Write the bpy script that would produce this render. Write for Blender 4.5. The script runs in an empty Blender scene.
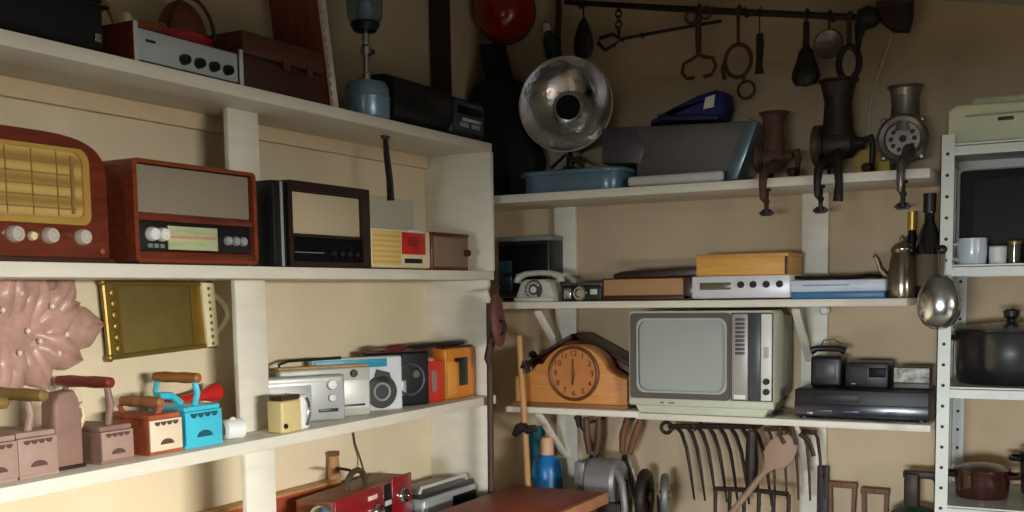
import bpy, bmesh, math, random
from math import pi, sin, cos, radians
from mathutils import Vector, Matrix, Euler
random.seed(7)
S = bpy.context.scene
DOOR_E, WIN_FILL_E = 900, 430
COL = S.collection

# ------------------------------------------------------------------ materials
def lin(c):
    c = c / 255.0
    return c / 12.92 if c <= 0.04045 else ((c + 0.055) / 1.055) ** 2.4
def rgb(t, k=1.0):
    return (min(1, lin(t[0]) * k), min(1, lin(t[1]) * k), min(1, lin(t[2]) * k), 1)
MATS = {}
def tweak(m, **k):
    for a, v in k.items(): m.node_tree.nodes['Principled BSDF'].inputs[a.replace('_', ' ')].default_value = v
    return m
def mat(name, c, rough=.5, metal=0.0, var=.12, scale=14, bump=0.0, kind='noise', c2=None, coat=0.0, trans=0.0, stretch=(1, 1, 1), emit=0):
    if name in MATS:
        return MATS[name]
    m = bpy.data.materials.new(name); m.use_nodes = True
    nt = m.node_tree; N = nt.nodes; L = nt.links
    b = N['Principled BSDF']
    b.inputs['Roughness'].default_value = rough
    b.inputs['Metallic'].default_value = metal
    b.inputs['Coat Weight'].default_value = coat
    b.inputs['Coat Roughness'].default_value = .15
    b.inputs['Transmission Weight'].default_value = trans
    tc = N.new('ShaderNodeTexCoord'); mp = N.new('ShaderNodeMapping')
    mp.inputs['Scale'].default_value = stretch
    L.new(tc.outputs['Object'], mp.inputs['Vector'])
    if kind in ('noise', 'wood'):
        t = N.new('ShaderNodeTexNoise')
        t.inputs['Scale'].default_value = scale
        t.inputs['Detail'].default_value = 5
        t.inputs['Roughness'].default_value = .6
        fac = t.outputs['Fac']
    elif kind == 'weave':
        t = N.new('ShaderNodeTexChecker'); t.inputs['Scale'].default_value = scale
        fac = t.outputs['Fac']
    elif kind == 'voronoi':
        t = N.new('ShaderNodeTexVoronoi'); t.inputs['Scale'].default_value = scale
        fac = t.outputs['Distance']
    elif kind == 'bands':
        t = N.new('ShaderNodeTexWave'); t.inputs['Scale'].default_value = scale
        t.bands_direction = 'Z'; t.inputs['Distortion'].default_value = .6
        fac = t.outputs['Fac']
    L.new(mp.outputs['Vector'], t.inputs['Vector'])
    r = N.new('ShaderNodeValToRGB')
    lo, hi = (.3, .7) if kind in ('noise', 'wood') else (.0, 1.)
    r.color_ramp.elements[0].position = lo; r.color_ramp.elements[1].position = hi
    if c2 is None:
        r.color_ramp.elements[0].color = rgb(c, 1 - var); r.color_ramp.elements[1].color = rgb(c, 1 + var)
    else:
        r.color_ramp.elements[0].color = rgb(c); r.color_ramp.elements[1].color = rgb(c2)
    L.new(fac, r.inputs['Fac']); L.new(r.outputs['Color'], b.inputs['Base Color'])
    if bump:
        bp = N.new('ShaderNodeBump'); bp.inputs['Strength'].default_value = bump; bp.inputs['Distance'].default_value = .004
        L.new(fac, bp.inputs['Height']); L.new(bp.outputs['Normal'], b.inputs['Normal'])
    MATS[name] = m
    return m

WALL = mat('cream_plaster', (220, 205, 174), .85, var=.07, scale=3, bump=.12)
PAINT = mat('white_shelf_paint', (226, 222, 206), .5, var=.06, scale=9, stretch=(1, 1, 4), bump=.05)
CEIL = mat('grey_ceiling', (176, 182, 180), .8, var=.05)
DARKWALL = mat('unseen_wall_brown', (150, 132, 115), .9, var=.2, scale=12)  # brown of the unseen walls, set to control bounced fill light
FLOOR = mat('cement_floor', (98, 90, 80), .7, var=.15, scale=6)
STEEL = mat('painted_rack_steel', (206, 212, 204), .4, var=.06)
BLACK = mat('black_plastic', (20, 20, 23), .38, var=.2)
SOFTBLACK = mat('black_cloth', (15, 15, 18), .85, var=.3, scale=60)
DARKIRON = mat('dark_iron', (52, 44, 40), .5, .5, var=.35, scale=30, bump=.25)
RUSTIRON = mat('brown_rusty_iron', (84, 60, 46), .65, .25, var=.35, scale=40, bump=.3)
TIN = mat('tinned_iron', (132, 126, 120), .36, .85, var=.3, scale=26, bump=.25)
CHROME = mat('chrome', (205, 208, 210), .18, 1., var=.06)
SILVER = mat('silver_plastic', (172, 176, 176), .38, .35, var=.06)
SILVERLT = mat('pale_silver_plastic', (205, 207, 200), .4, .15, var=.06)
CREAM = mat('cream_plastic', (226, 212, 170), .45, var=.08)
WHITE = mat('white_plastic', (232, 233, 230), .4, var=.04)
MAHOG = mat('mahogany', (104, 42, 24), .3, var=.35, scale=9, kind='wood', stretch=(1, 6, 9), coat=.35)
MAHOGL = mat('red_walnut', (126, 56, 32), .3, var=.3, scale=8, kind='wood', stretch=(1, 6, 12), coat=.3)
DARKWOOD = mat('dark_brown_wood', (62, 34, 24), .45, var=.35, scale=8, kind='wood', stretch=(1, 5, 14), coat=.15)
EBONY = mat('near_black_wood', (38, 22, 18), .35, var=.3, scale=8, kind='wood', stretch=(1, 5, 12), coat=.2)
OAK = mat('honey_wood', (205, 138, 72), .42, var=.16, scale=9, kind='wood', stretch=(1, 4, 14), coat=.2)
TAN = mat('tan_wood', (178, 134, 84), .55, var=.2, scale=9, kind='wood', stretch=(8, 8, 1))
HANDLE = mat('worn_brown_handle', (112, 74, 50), .6, var=.25, scale=14, kind='wood', stretch=(8, 8, 1))
GRILLE = mat('grey_speaker_cloth', (150, 140, 120), .85, c2=(122, 112, 96), kind='weave', scale=260)
GRILLEBEIGE = mat('beige_speaker_cloth', (196, 182, 152), .85, c2=(176, 160, 130), kind='weave', scale=260)
GOLDCLOTH = mat('gold_dial_cloth', (150, 116, 52), .5, c2=(196, 164, 92), kind='bands', scale=9, coat=.3)
BRASS = mat('brass', (150, 126, 62), .38, .75, var=.12, scale=12)
BRASSDK = mat('tarnished_brass', (124, 106, 48), .3, .8, var=.18, scale=10)
MAUVE = mat('mauve_paint', (164, 136, 124), .6, var=.16, scale=20, bump=.2)
MAUVEDK = mat('deep_mauve_paint', (142, 110, 98), .6, var=.16, scale=20, bump=.2)
PINKCARVE = mat('pinkish_mauve_carving', (184, 146, 132), .4, var=.2, scale=26, bump=.5, coat=.15)
CYAN = mat('cyan_enamel', (70, 196, 222), .35, var=.1, coat=.3)
TEAL = mat('teal_dark', (24, 86, 104), .5, var=.1)
RUSTRED = mat('rust_orange_paint', (170, 84, 50), .6, var=.4, scale=34, bump=.3)
REDPAINT = mat('red_paint', (190, 34, 28), .32, var=.12, coat=.3)
REDENAMEL = mat('red_enamel', (146, 24, 15), .16, var=.15, coat=.7)
DEEPRED = mat('deep_red_lacquer', (134, 20, 26), .35, var=.15, coat=.4)
REDPLASTIC = mat('glossy_crimson', (176, 30, 48), .22, var=.1, coat=.5)
REDBROWN = mat('red_brown_board', (150, 66, 42), .5, var=.22, scale=6, kind='wood', stretch=(3, 1, 1))
ORANGE = mat('orange_tan_plastic', (208, 128, 44), .4, var=.1)
BLUEGREY = mat('blue_grey_enamel', (96, 124, 142), .3, .2, var=.15, coat=.2)
LANTBLUE = mat('lantern_blue', (132, 162, 184), .3, .35, var=.1, coat=.3)
NAVY = mat('navy_cloth', (32, 40, 104), .8, var=.15, scale=50)
GREYMETAL = mat('dull_grey_metal', (102, 98, 94), .55, .35, var=.15, scale=8)
TVGREY = mat('pale_green_grey_plastic', (196, 200, 178), .5, var=.05)
TVBEZEL = mat('dark_taupe_plastic', (86, 80, 76), .4, var=.06)
SCREEN = mat('grey_picture_tube', (160, 168, 163), .3, var=.03, scale=3, coat=.35)  # tube grey lightened to carry the reflected room light
PALEGREEN = mat('pale_green_cream_paint', (206, 210, 178), .45, var=.05)
DARKSCREEN = mat('dark_glass', (9, 10, 14), .45, var=.1, coat=.0)
tweak(DARKSCREEN, Specular_IOR_Level=.15)
LCD = mat('olive_display', (92, 98, 74), .25, var=.08)
DIALCREAM = mat('cream_green_dial', (214, 206, 170), .4, c2=(150, 176, 120), scale=9, stretch=(1, 1, 6))
LEATHER = mat('dark_brown_leather', (66, 38, 30), .6, var=.3, scale=25, bump=.2)
ORANGEBOX = mat('ochre_wood', (222, 166, 82), .5, var=.14, scale=8, kind='wood', stretch=(1, 4, 12))
BEIGEFRONT = mat('beige_fabric_front', (186, 146, 100), .7, c2=(160, 122, 82), kind='weave', scale=240)
BLUE = mat('mid_blue_plastic', (66, 122, 172), .4, var=.08)
PALEBLUE = mat('pale_blue_white', (206, 220, 232), .4, var=.04)
BLUEBOTTLE = mat('bright_blue_plastic', (26, 112, 176), .35, var=.12)
GREENDK = mat('dark_green_paint', (26, 62, 52), .5, var=.2)
POTBLACK = mat('black_enamel', (20, 22, 26), .36, var=.2, coat=.4)
POTRED = mat('maroon_enamel', (58, 25, 20), .22, var=.25, coat=.4)
GLASSDK = mat('dark_bottle_glass', (20, 20, 16), .08, var=.1, coat=.7)
GLASS = mat('smoky_blue_glass', (190, 210, 224), .04, var=.04, trans=.95)
tweak(GLASS, IOR=1.12)
CARD = mat('yellow_card', (196, 166, 84), .7, var=.1)
CERAMIC = mat('pale_blue_ceramic', (206, 218, 226), .25, var=.03, coat=.4)
CORD = mat('cream_cord', (206, 198, 172), .7, var=.06)
DISHMETAL = mat('dented_silver_reflector', (218, 216, 216), .16, 1., var=.22, scale=13, bump=1.)

# ------------------------------------------------------------------ mesh builder
def frame_to(axis, origin=(0, 0, 0)):
    z = Vector(axis).normalized()
    x = Vector((0, 0, 1)).cross(z)
    if x.length < 1e-4: x = Vector((1, 0, 0))
    x.normalize(); y = z.cross(x)
    M = Matrix((x, y, z)).transposed().to_4x4(); M.translation = Vector(origin)
    return M
class MB:
    def __init__(s): s.bm = bmesh.new()
    def box(s, c, d, bev=0.0, rot=None, seg=2):
        g = bmesh.ops.create_cube(s.bm, size=1.0)
        vs = g['verts']
        R = (Euler(rot).to_matrix().to_4x4() if rot else Matrix())
        bmesh.ops.transform(s.bm, matrix=Matrix.Translation(c) @ R @ Matrix.Diagonal((d[0], d[1], d[2], 1)), verts=vs)
        if bev > 0:
            es = list({e for v in vs for e in v.link_edges})
            bmesh.ops.bevel(s.bm, geom=es, offset=min(bev, min(d) * .45), segments=seg, affect='EDGES', profile=.5)
        return s
    def bx(s, x0, x1, y0, y1, z0, z1, bev=0.0, seg=2):
        return s.box(((x0 + x1) / 2, (y0 + y1) / 2, (z0 + z1) / 2), (abs(x1 - x0), abs(y1 - y0), abs(z1 - z0)), bev, seg=seg)
    def lathe(s, prof, axis=(0, 0, 1), origin=(0, 0, 0), n=28, sx=1, sy=1):
        M = frame_to(axis, origin); rings = []
        for r, z in prof:
            if r < 1e-5: rings.append([s.bm.verts.new(M @ Vector((0, 0, z)))])
            else: rings.append([s.bm.verts.new(M @ Vector((r * sx * cos(2 * pi * i / n), r * sy * sin(2 * pi * i / n), z))) for i in range(n)])
        for a, b in zip(rings, rings[1:]):
            for i in range(n):
                j = (i + 1) % n
                q = [a[i % len(a)], a[j % len(a)], b[j % len(b)], b[i % len(b)]]
                u = []
                for v in q:
                    if v not in u: u.append(v)
                if len(u) >= 3:
                    try: s.bm.faces.new(u)
                    except ValueError: pass
        for end in (rings[0], rings[-1]):
            if len(end) > 1:
                try: s.bm.faces.new(end)
                except ValueError: pass
        return s
    def cyl(s, p0, p1, r0, r1=None, n=20):
        p0 = Vector(p0); p1 = Vector(p1); d = p1 - p0
        return s.lathe([(r0, 0), (r0 if r1 is None else r1, d.length)], d, p0, n)
    def disc(s, c, r, t=.003, n=24, axis=(0, -1, 0)):
        k = r * .12 if r * .12 < t * .5 else t * .4
        return s.lathe([(r, 0), (r, t - k), (r - k, t), (0, t)], axis, c, n)
    def tube(s, pts, r, n=8, closed=False, flat=1.0):
        P = [Vector(p) for p in pts]; m = len(P); rings = []
        up = None
        for i, p in enumerate(P):
            if closed: t = P[(i + 1) % m] - P[i - 1]
            else: t = P[min(i + 1, m - 1)] - P[max(i - 1, 0)]
            t.normalize()
            if up is None:
                up = Vector((0, 0, 1)) if abs(t.z) < .9 else Vector((1, 0, 0))
            x = up.cross(t)
            if x.length < 1e-4: x = Vector((1, 0, 0)).cross(t)
            x.normalize(); y = t.cross(x); up = y
            ri = r[i] if isinstance(r, (list, tuple)) else r
            rings.append([s.bm.verts.new(p + x * ri * cos(2 * pi * k / n) + y * ri * flat * sin(2 * pi * k / n)) for k in range(n)])
        prs = list(zip(rings, rings[1:])) + ([(rings[-1], rings[0])] if closed else [])
        for a, b in prs:
            for k in range(n):
                s.bm.faces.new((a[k], a[(k + 1) % n], b[(k + 1) % n], b[k]))
        if not closed:
            s.bm.faces.new(rings[0][::-1]); s.bm.faces.new(rings[-1])
        return s
    def ring(s, c, R, r, axis=(0, -1, 0), n=28, m=8, sx=1, sy=1):
        M = frame_to(axis, c)
        return s.tube([M @ Vector((R * sx * cos(2 * pi * i / n), R * sy * sin(2 * pi * i / n), 0)) for i in range(n)], r, m, True)
    def prism(s, poly, vec, bev=0.0, seg=2):
        v = [s.bm.verts.new(p) for p in poly]
        f = s.bm.faces.new(v)
        g = bmesh.ops.extrude_face_region(s.bm, geom=[f])
        nv = [e for e in g['geom'] if isinstance(e, bmesh.types.BMVert)]
        bmesh.ops.translate(s.bm, vec=Vector(vec), verts=nv)
        if bev:
            es = list({e for x in v + nv for e in x.link_edges if all(len(ff.verts) != 4 or True for ff in e.link_faces)})
            caps = set(v), set(nv)
            es = [e for e in es if (e.verts[0] in caps[0] and e.verts[1] in caps[0]) or (e.verts[0] in caps[1] and e.verts[1] in caps[1])]
            bmesh.ops.bevel(s.bm, geom=es, offset=bev, segments=seg, affect='EDGES', profile=.5)
        return s
    def hole_frame(s, outer, inner, y0, y1):
        # outer / inner: equal-length lists of (x, z); extruded from y0 (front) to y1
        n = len(outer)
        of = [s.bm.verts.new((p[0], y0, p[1])) for p in outer]; inf = [s.bm.verts.new((p[0], y0, p[1])) for p in inner]
        ob = [s.bm.verts.new((p[0], y1, p[1])) for p in outer]; ib = [s.bm.verts.new((p[0], y1, p[1])) for p in inner]
        for i in range(n):
            j = (i + 1) % n
            for q in ((of[i], of[j], inf[j], inf[i]), (ob[i], ib[i], ib[j], ob[j]), (of[i], ob[i], ob[j], of[j]), (inf[i], inf[j], ib[j], ib[i])):
                s.bm.faces.new(q)
        return s
    def ell(s, c, r, n=24, m=14, axis=None):
        g = bmesh.ops.create_uvsphere(s.bm, u_segments=n, v_segments=m, radius=1)
        R = frame_to(axis) if axis else Matrix()
        bmesh.ops.transform(s.bm, matrix=Matrix.Translation(c) @ R @ Matrix.Diagonal((r[0], r[1], r[2], 1)), verts=g['verts'])
        return s
    def text(s, body, size, M, depth=.001):
        cu = bpy.data.curves.new('lettering', 'FONT'); cu.body = body; cu.size = size; cu.extrude = depth
        cu.align_x = 'CENTER'; cu.align_y = 'CENTER'
        o = bpy.data.objects.new('lettering', cu); COL.objects.link(o)
        dg = bpy.context.evaluated_depsgraph_get()
        me = bpy.data.meshes.new_from_object(o.evaluated_get(dg))
        n0 = len(s.bm.verts); s.bm.from_mesh(me); s.bm.verts.ensure_lookup_table()
        bmesh.ops.transform(s.bm, matrix=M, verts=s.bm.verts[n0:])
        bpy.data.objects.remove(o); bpy.data.meshes.remove(me)
        return s
    def build(s, name, m, parent=None, sharp=38):
        bmesh.ops.remove_doubles(s.bm, verts=s.bm.verts, dist=1e-6)
        bmesh.ops.recalc_face_normals(s.bm, faces=s.bm.faces)
        me = bpy.data.meshes.new(name); s.bm.to_mesh(me); s.bm.free()
        me.materials.append(m)
        for p in me.polygons: p.use_smooth = True
        me.set_sharp_from_angle(angle=radians(sharp))
        o = bpy.data.objects.new(name, me); COL.objects.link(o)
        if parent: o.parent = parent
        return o
def rrect(x0, x1, z0, z1, r, n=5):
    pts = []
    for cx, cz, a0 in ((x1 - r, z1 - r, 0), (x0 + r, z1 - r, 90), (x0 + r, z0 + r, 180), (x1 - r, z0 + r, 270)):
        for i in range(n + 1):
            a = radians(a0 + 90 * i / n); pts.append((cx + r * cos(a), cz + r * sin(a)))
    return pts
def xz(poly, y): return [(p[0], y, p[1]) for p in poly]
def arc(cx, cz, r, a0, a1, n, y=0, rz=None):
    rz = rz or r
    return [(cx + r * cos(radians(a0 + (a1 - a0) * i / n)), y, cz + rz * sin(radians(a0 + (a1 - a0) * i / n))) for i in range(n + 1)]

def thing(name, label, cat, loc=(0, 0, 0), rz=0.0, group=None):
    o = bpy.data.objects.new(name, None); o.empty_display_size = .05; COL.objects.link(o)
    o.location = loc; o.rotation_euler = (0, 0, rz)
    o['label'] = label; o['category'] = cat
    if group: o['group'] = group
    return o
def tag(o, label, cat, group=None, loc=None, rz=None):
    o['label'] = label; o['category'] = cat
    if group: o['group'] = group
    if loc: o.location = loc
    if rz is not None: o.rotation_euler = (0, 0, rz)
    return o
LW = pi / 2          # things on the left wall face +X: local x runs along +Y, local y runs to the wall
ZT, ZM, ZL, ZB = 1.935, 1.563, 1.195, .86       # left shelf boards, upper faces
BT, BM_, BL = 1.791, 1.470, 1.153               # back shelf boards, upper faces
XF, XW = -1.55, -1.772
YF, YW = 2.85, 3.13

# ------------------------------------------------------------------ setting
def struct(name, mb, m):
    o = mb.build(name, m); o['kind'] = 'structure'; return o
def ceil_z(x): return 2.276 - .195 * (x + .459)
struct('floor', MB().bx(-1.9, 2.6, -2.2, 3.26, -.08, 0), FLOOR)
struct('wall_left', MB().bx(XW - .12, XW, -2.2, YW + .12, 0, 2.67), WALL)
struct('wall_back', MB().prism([(XW, YW, 0), (2.6, YW, 0), (2.6, YW, ceil_z(2.6)), (XW, YW, ceil_z(XW))], (0, .12, 0)), mat('stained_cream_plaster', (182, 160, 128), .88, c2=(212, 193, 162), scale=1.6, bump=.12))
struct('ceiling', MB().prism([(XW - .12, -2.2, ceil_z(XW - .12)), (2.6, -2.2, ceil_z(2.6)), (2.6, -2.2, ceil_z(2.6) + .1), (XW - .12, -2.2, ceil_z(XW - .12) + .1)], (0, YW + .12 + 2.2, 0)), CEIL)

# unseen right doorway, sized to shape the daylight, and a fill window added behind
DXW, DY0, DY1, DH = 1.5, -.1, 1.35, 1.86  # lintel and jamb set to keep the upper and right walls dim
struct('wall_right', MB().bx(DXW, DXW + .12, -2.2, DY0, 0, 2.3).bx(DXW, DXW + .12, DY1, YW + .12, 0, 2.3).bx(DXW, DXW + .12, DY0, DY1, DH, 2.3), DARKWALL)
struct('wall_front', MB().bx(XW - .12, -.6, -2.2, -2.08, 0, 2.67).bx(.6, DXW, -2.2, -2.08, 0, 2.67).bx(-.6, .6, -2.2, -2.08, 0, .45).bx(-.6, .6, -2.2, -2.08, 1.4, 2.67), DARKWALL)
struct('trim_door', MB().bx(DXW - .015, DXW + .13, DY0 - .05, DY0, 0, DH + .05).bx(DXW - .015, DXW + .13, DY1, DY1 + .05, 0, DH + .05).bx(DXW - .015, DXW + .13, DY0, DY1, DH, DH + .05), PAINT)
struct('fill_window', MB().bx(-.64, -.6, -2.2, -2.06, .41, 1.44).bx(.6, .64, -2.2, -2.06, .41, 1.44).bx(-.6, .6, -2.2, -2.06, .41, .45).bx(-.6, .6, -2.2, -2.06, 1.4, 1.44).bx(-.012, .012, -2.16, -2.12, .45, 1.4), PAINT)  # unseen window, added so front fill reaches mainly the lower shelves
struct('ground', MB().bx(2.6, 9, -12, 6, -.1, -.02).bx(-9, 2.6, -12, -2.2, -.1, -.02), FLOOR)
# built-in shelving along the left wall
t = thing('wall_shelving', 'white painted wooden shelving along the left wall with broad uprights and end panel', 'shelving', (XW, 1.2, 0))
def wb(mb, x0, x1, y0, y1, z0, z1, b=.002): return mb.bx(x0 - XW, x1 - XW, y0 - 1.2, y1 - 1.2, z0, z1, b)
for z in (ZT, ZM, ZL, ZB):
    wb(MB(), XW, XF, .3, 2.775, z - .026, z).build('shelf_board', PAINT, t)
for z0, z1, y0, xf in ((0, ZB - .026, 1.71, XF - .002), (ZB, ZL - .026, 1.692, XF - .002), (ZL, ZM - .026, 1.794, -1.656), (ZM, ZT - .026, 1.788, -1.654)):
    wb(MB(), xf - .014, xf, y0, y0 + (.092 if xf > -1.6 else .098), z0, z1).build('upright', PAINT, t)
m = MB()
for z0, z1, x1 in ((ZM, ZT - .026, XF + .004), (ZL, ZM - .026, XF - .012), (ZB, ZL - .026, XF - .014), (0, ZB - .026, XF - .014)):
    wb(m, XW, x1, 2.752, 2.774, z0, z1)
m.build('end_panel', PAINT, t)
wb(MB(), XW, XW + .016, .3, 2.75, ZT - .062, ZT - .026).build('cleat', mat('cream_batten', (222, 200, 164), .7, var=.06), t)

# shelving on the back wall
t = thing('wall_shelving', 'white wooden shelves on the back wall held by two uprights and diagonal struts', 'shelving', (-.9, YW, 0))
def bb(mb, x0, x1, y0, y1, z0, z1, b=.002): return mb.bx(x0 + .9, x1 + .9, y0 - YW, y1 - YW, z0, z1, b)
bb(MB(), -1.765, -.352, YF, YW - .002, BT - .024, BT).build('shelf_board', PAINT, t)
bb(MB(), -1.60, -.40, YF, YW - .002, BM_ - .020, BM_).build('shelf_board', PAINT, t)
m = MB(); bb(m, -1.56, -1.13, YF, YW - .002, BL - .018, BL)
bb(m, -1.135, -.34, YF + .004, YW - .002, BL - .022, BL - .004); m.build('shelf_board', PAINT, t)
for x in (-1.475, -.688):
    m = MB()
    for z0, z1 in ((0, BL - .022), (BL, BM_ - .02), (BM_, BT - .024)):
        bb(m, x - .037, x + .037, YW - .024, YW - .001, z0, z1)
    m.build('upright', PAINT, t)
    for zt in (BM_ - .02, BL - .02):
        m = MB(); m.box((x + .9 - .01, -.115, zt - .085), (.022, .23, .012), .002, (radians(-40), 0, 0))
        m.build('strut', PAINT, t)
m = MB().lathe([(.006, 0), (.013, .004), (.013, .012), (.008, .017), (.013, .022), (.009, .028), (0, .03)], (0, -1, 0), (-.655 + .9, -.026, 1.435))
m.build('porcelain_knob', WHITE, t)

# ------------------------------------------------------------------ helpers for knobs etc.
def knob(parent, x, z, r, m, name='knob', y=0.0, d=.014):
    return MB().lathe([(r * 1.0, 0), (r, d * .55), (r * .82, d), (r * .5, d), (r * .4, d * .8), (0, d * .8)], (0, -1, 0), (x, y, z), 22).build(name, m, parent)
def plate(parent, name, m, x0, x1, z0, z1, y=0.0, t=.003, bev=.001):
    return MB().bx(x0, x1, y - t, y + .001, z0, z1, bev).build(name, m, parent)

# ================================================================== LEFT TOP SHELF
o = thing('equipment_case', 'large black soft-cornered case at the left end of the top left shelf', 'case', (-1.575, 1.20, ZT), LW)
MB().bx(-.30, .20, 0, .18, .008, .135, .018, 3).build('body', SOFTBLACK, o)
MB().bx(-.30, .205, -.004, .184, .084, .09, .002).build('lid_seam', BLACK, o)
plate(o, 'latch', CHROME, .168, .182, .022, .036, 0, .006)
for x in (-.26, .16): MB().cyl((x, .03, 0), (x, .03, .012), .012).build('foot', BLACK, o)

o = thing('amplifier', 'silver-faced amplifier with four dark knobs and wooden sides on the top left shelf', 'amplifier', (-1.575, 1.603, ZT), LW)
MB().bx(-.138, .138, .004, .165, .006, .072, .003).build('body', DARKWOOD, o)
MB().bx(-.147, -.138, -.004, .168, .003, .078, .002).build('side_panel', MAHOG, o)
MB().bx(.138, .147, -.004, .168, .003, .078, .002).build('side_panel', MAHOG, o)
plate(o, 'face_plate', mat('blue_silver_panel', (186, 198, 202), .4, .1, var=.05), -.136, .136, .010, .068, .004, .003)
plate(o, 'edge_trim', SILVERLT, -.146, -.136, .004, .078, -.003, .003); plate(o, 'edge_trim', SILVERLT, .136, .146, .004, .078, -.003, .003)
for x in (-.018, .022, .062, .102): knob(o, x, .029, .0105, BLACK, y=.001)
plate(o, 'badge', BLACK, -.112, -.088, .046, .051, .001, .0015)
for x in (-.12, .12): MB().cyl((x, .03, 0), (x, .03, .007), .01).build('foot', BLACK, o)

o = thing('ornament', 'brown dome-shaped ornament on a glossy red base, lying on the silver amplifier', 'ornament', (-1.665, 1.655, ZT + .078), LW)
MB().lathe([(.0, 0), (.084, 0), (.092, .010), (.088, .022), (.05, .027), (0, .027)], (0, 0, 1), (.005, 0, 0), 32, 1, .6).build('red_base', REDPLASTIC, o)
MB().ell((.022, .0, .022), (.062, .034, .075), 28, 16).build('dome', mat('brown_leatherette', (112, 62, 42), .5, var=.2), o)
MB().tube([(.022 + .063 * cos(a), -.028, .022 + .076 * sin(a)) for a in [pi * i / 16 for i in range(17)]], .004).build('dome_rim', DARKWOOD, o)
MB().tube([(-.15, -.02, .012), (-.10, -.02, .016), (-.05, -.015, .02)], [.011, .013, .016], 10).build('neck', mat('orange_brown_wood', (170, 96, 48), .4, var=.2), o)
MB().ell((-.150, -.026, .018), (.012, .012, .016)).build('knob', CREAM, o)
MB().tube([(-.155, 0, .016), (-.17, .0, .045), (-.20, .01, .075)], [.006, .006, .004], 8).build('twig', TAN, o)

o = thing('wooden_case', 'dark reddish-brown wooden case between the silver amplifier and the leaning board', 'case', (-1.575, 1.888, ZT), LW)
MB().bx(-.132, .132, .0, .16, .0, .070, .004).build('body', DARKWOOD, o)
MB().bx(-.135, .135, -.004, .164, .074, .122, .005).build('lid', mat('worn_red_brown_wood', (84, 48, 36), .5, var=.3, scale=8, kind='wood', stretch=(1, 5, 12)), o)
MB().bx(-.13, .13, .003, .157, .069, .075).build('seam', EBONY, o)
plate(o, 'clasp', RUSTIRON, -.012, .012, .06, .086, -.004, .003)
plate(o, 'clasp', RUSTIRON, .072, .09, .06, .086, -.004, .003)

o = thing('leaning_board', 'reddish-brown wooden board with a white toothed edge leaning upright on the top left shelf', 'board', (-1.655, 2.072, ZT))
MB().bx(-.075, .070, -.009, .009, 0, .55, .003).build('panel', mat('red_streaked_wood', (124, 58, 40), .45, var=.35, scale=7, kind='wood', stretch=(10, 3, 1)), o)
m = MB(); m.bx(.070, .078, -.011, .011, 0, .55, .001)
for i in range(26): m.box((.080, -.006, .02 + i * .02), (.006, .012, .010), .001)
m.build('toothed_edge', mat('off_white_edge', (216, 208, 196), .5, var=.12, scale=40), o)
o.rotation_euler = (radians(9), 0, 0)

o = thing('camping_lantern', 'blue gas camping lantern with a glass globe on the top left shelf', 'lantern', (-1.606, 2.236, ZT), LW)
MB().lathe([(.0, 0), (.051, 0), (.056, .006), (.057, .05), (.058, .052), (.058, .056), (.056, .058), (.055, .078), (.048, .092), (.02, .099), (0, .1)]).build('gas_canister', LANTBLUE, o)
MB().lathe([(.012, .095), (.012, .115), (.008, .118), (.008, .16), (.014, .162), (.014, .18), (.010, .185), (.010, .222)]).build('valve_stem', CHROME, o)
MB().lathe([(.010, 0), (.010, .012), (.006, .014), (.006, .02)], (.8, -.6, 0), (0.004, 0, .170)).build('valve_knob', BLACK, o)
MB().lathe([(.010, .212), (.028, .218), (.038, .235), (.036, .24), (.012, .23)]).build('burner_cup', mat('dark_blue_metal', (26, 36, 58), .35, .4), o)
MB().lathe([(.032, .232), (.043, .250), (.046, .285), (.042, .318), (.037, .332), (.035, .332), (.040, .317), (.0445, .285), (.0415, .251), (.030, .235)]).build('glass_globe', GLASS, o)
MB().lathe([(.0, .234), (.012, .240), (.020, .266), (.016, .288), (.008, .293), (.018, .305), (.012, .325), (0, .33)]).build('mantle', mat('white_mantle', (236, 240, 244), .5, var=.03), o)
MB().lathe([(.037, .328), (.066, .334), (.068, .340), (.045, .365), (.02, .38), (0, .382)]).build('hood', mat('navy_hood', (26, 40, 80), .3, .3, coat=.3), o)
MB().tube([(.067 , 0, .337), (.10, 0, .332), (.13, 0, .345), (.10, 0, .43), (0, 0, .46), (-.07, 0, .42), (-.068, 0, .337)], .0022, 6).build('wire_handle', DARKIRON, o)

o = thing('portable_stereo', 'black portable stereo with grey control panel on the top left shelf', 'radio', (-1.563, 2.522, ZT), LW)
MB().prism([(-.224, .068 - .070 * (abs(cos(a)) ** .6) * (1 if cos(a) > 0 else -1), .066 + .062 * (abs(sin(a)) ** .6) * (1 if sin(a) > 0 else -1)) for a in [2 * pi * i / 40 for i in range(40)]], (.289, 0, 0), .006).build('speaker_body', BLACK, o)
MB().bx(.045, .232, -.002, .16, .004, .112, .016, 3).build('tuner_body', mat('charcoal_plastic', (38, 40, 46), .4), o)
m = MB().bx(.058, .222, -.005, 0, .018, .1, .002); m.build('control_panel', mat('dark_grey_panel', (66, 72, 84), .4, .2, var=.15, scale=60), o)
for x in (.085, .15): plate(o, 'button_row', SILVER, x, x + .045, .03, .042, -.005, .003)
plate(o, 'button_row', SILVERLT, .10, .20, .047, .055, -.005, .003)
plate(o, 'dial_window', DARKSCREEN, .075, .21, .066, .088, -.005, .002)
for x in (-.18, -.02): MB().ring((x, .012, .055), .036, .003).build('speaker_ring', DARKIRON, o)
for x in (-.17, .18): MB().bx(x - .02, x + .02, .03, .14, 0, .012, .002).build('foot', BLACK, o)
MB().tube([(-.19, .13, .11), (-.19, .142, .08), (-.17, .146, .06), (.17, .168, .06), (.20, .166, .08), (.20, .155, .10)], .005).build('carry_handle', BLACK, o)

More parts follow.
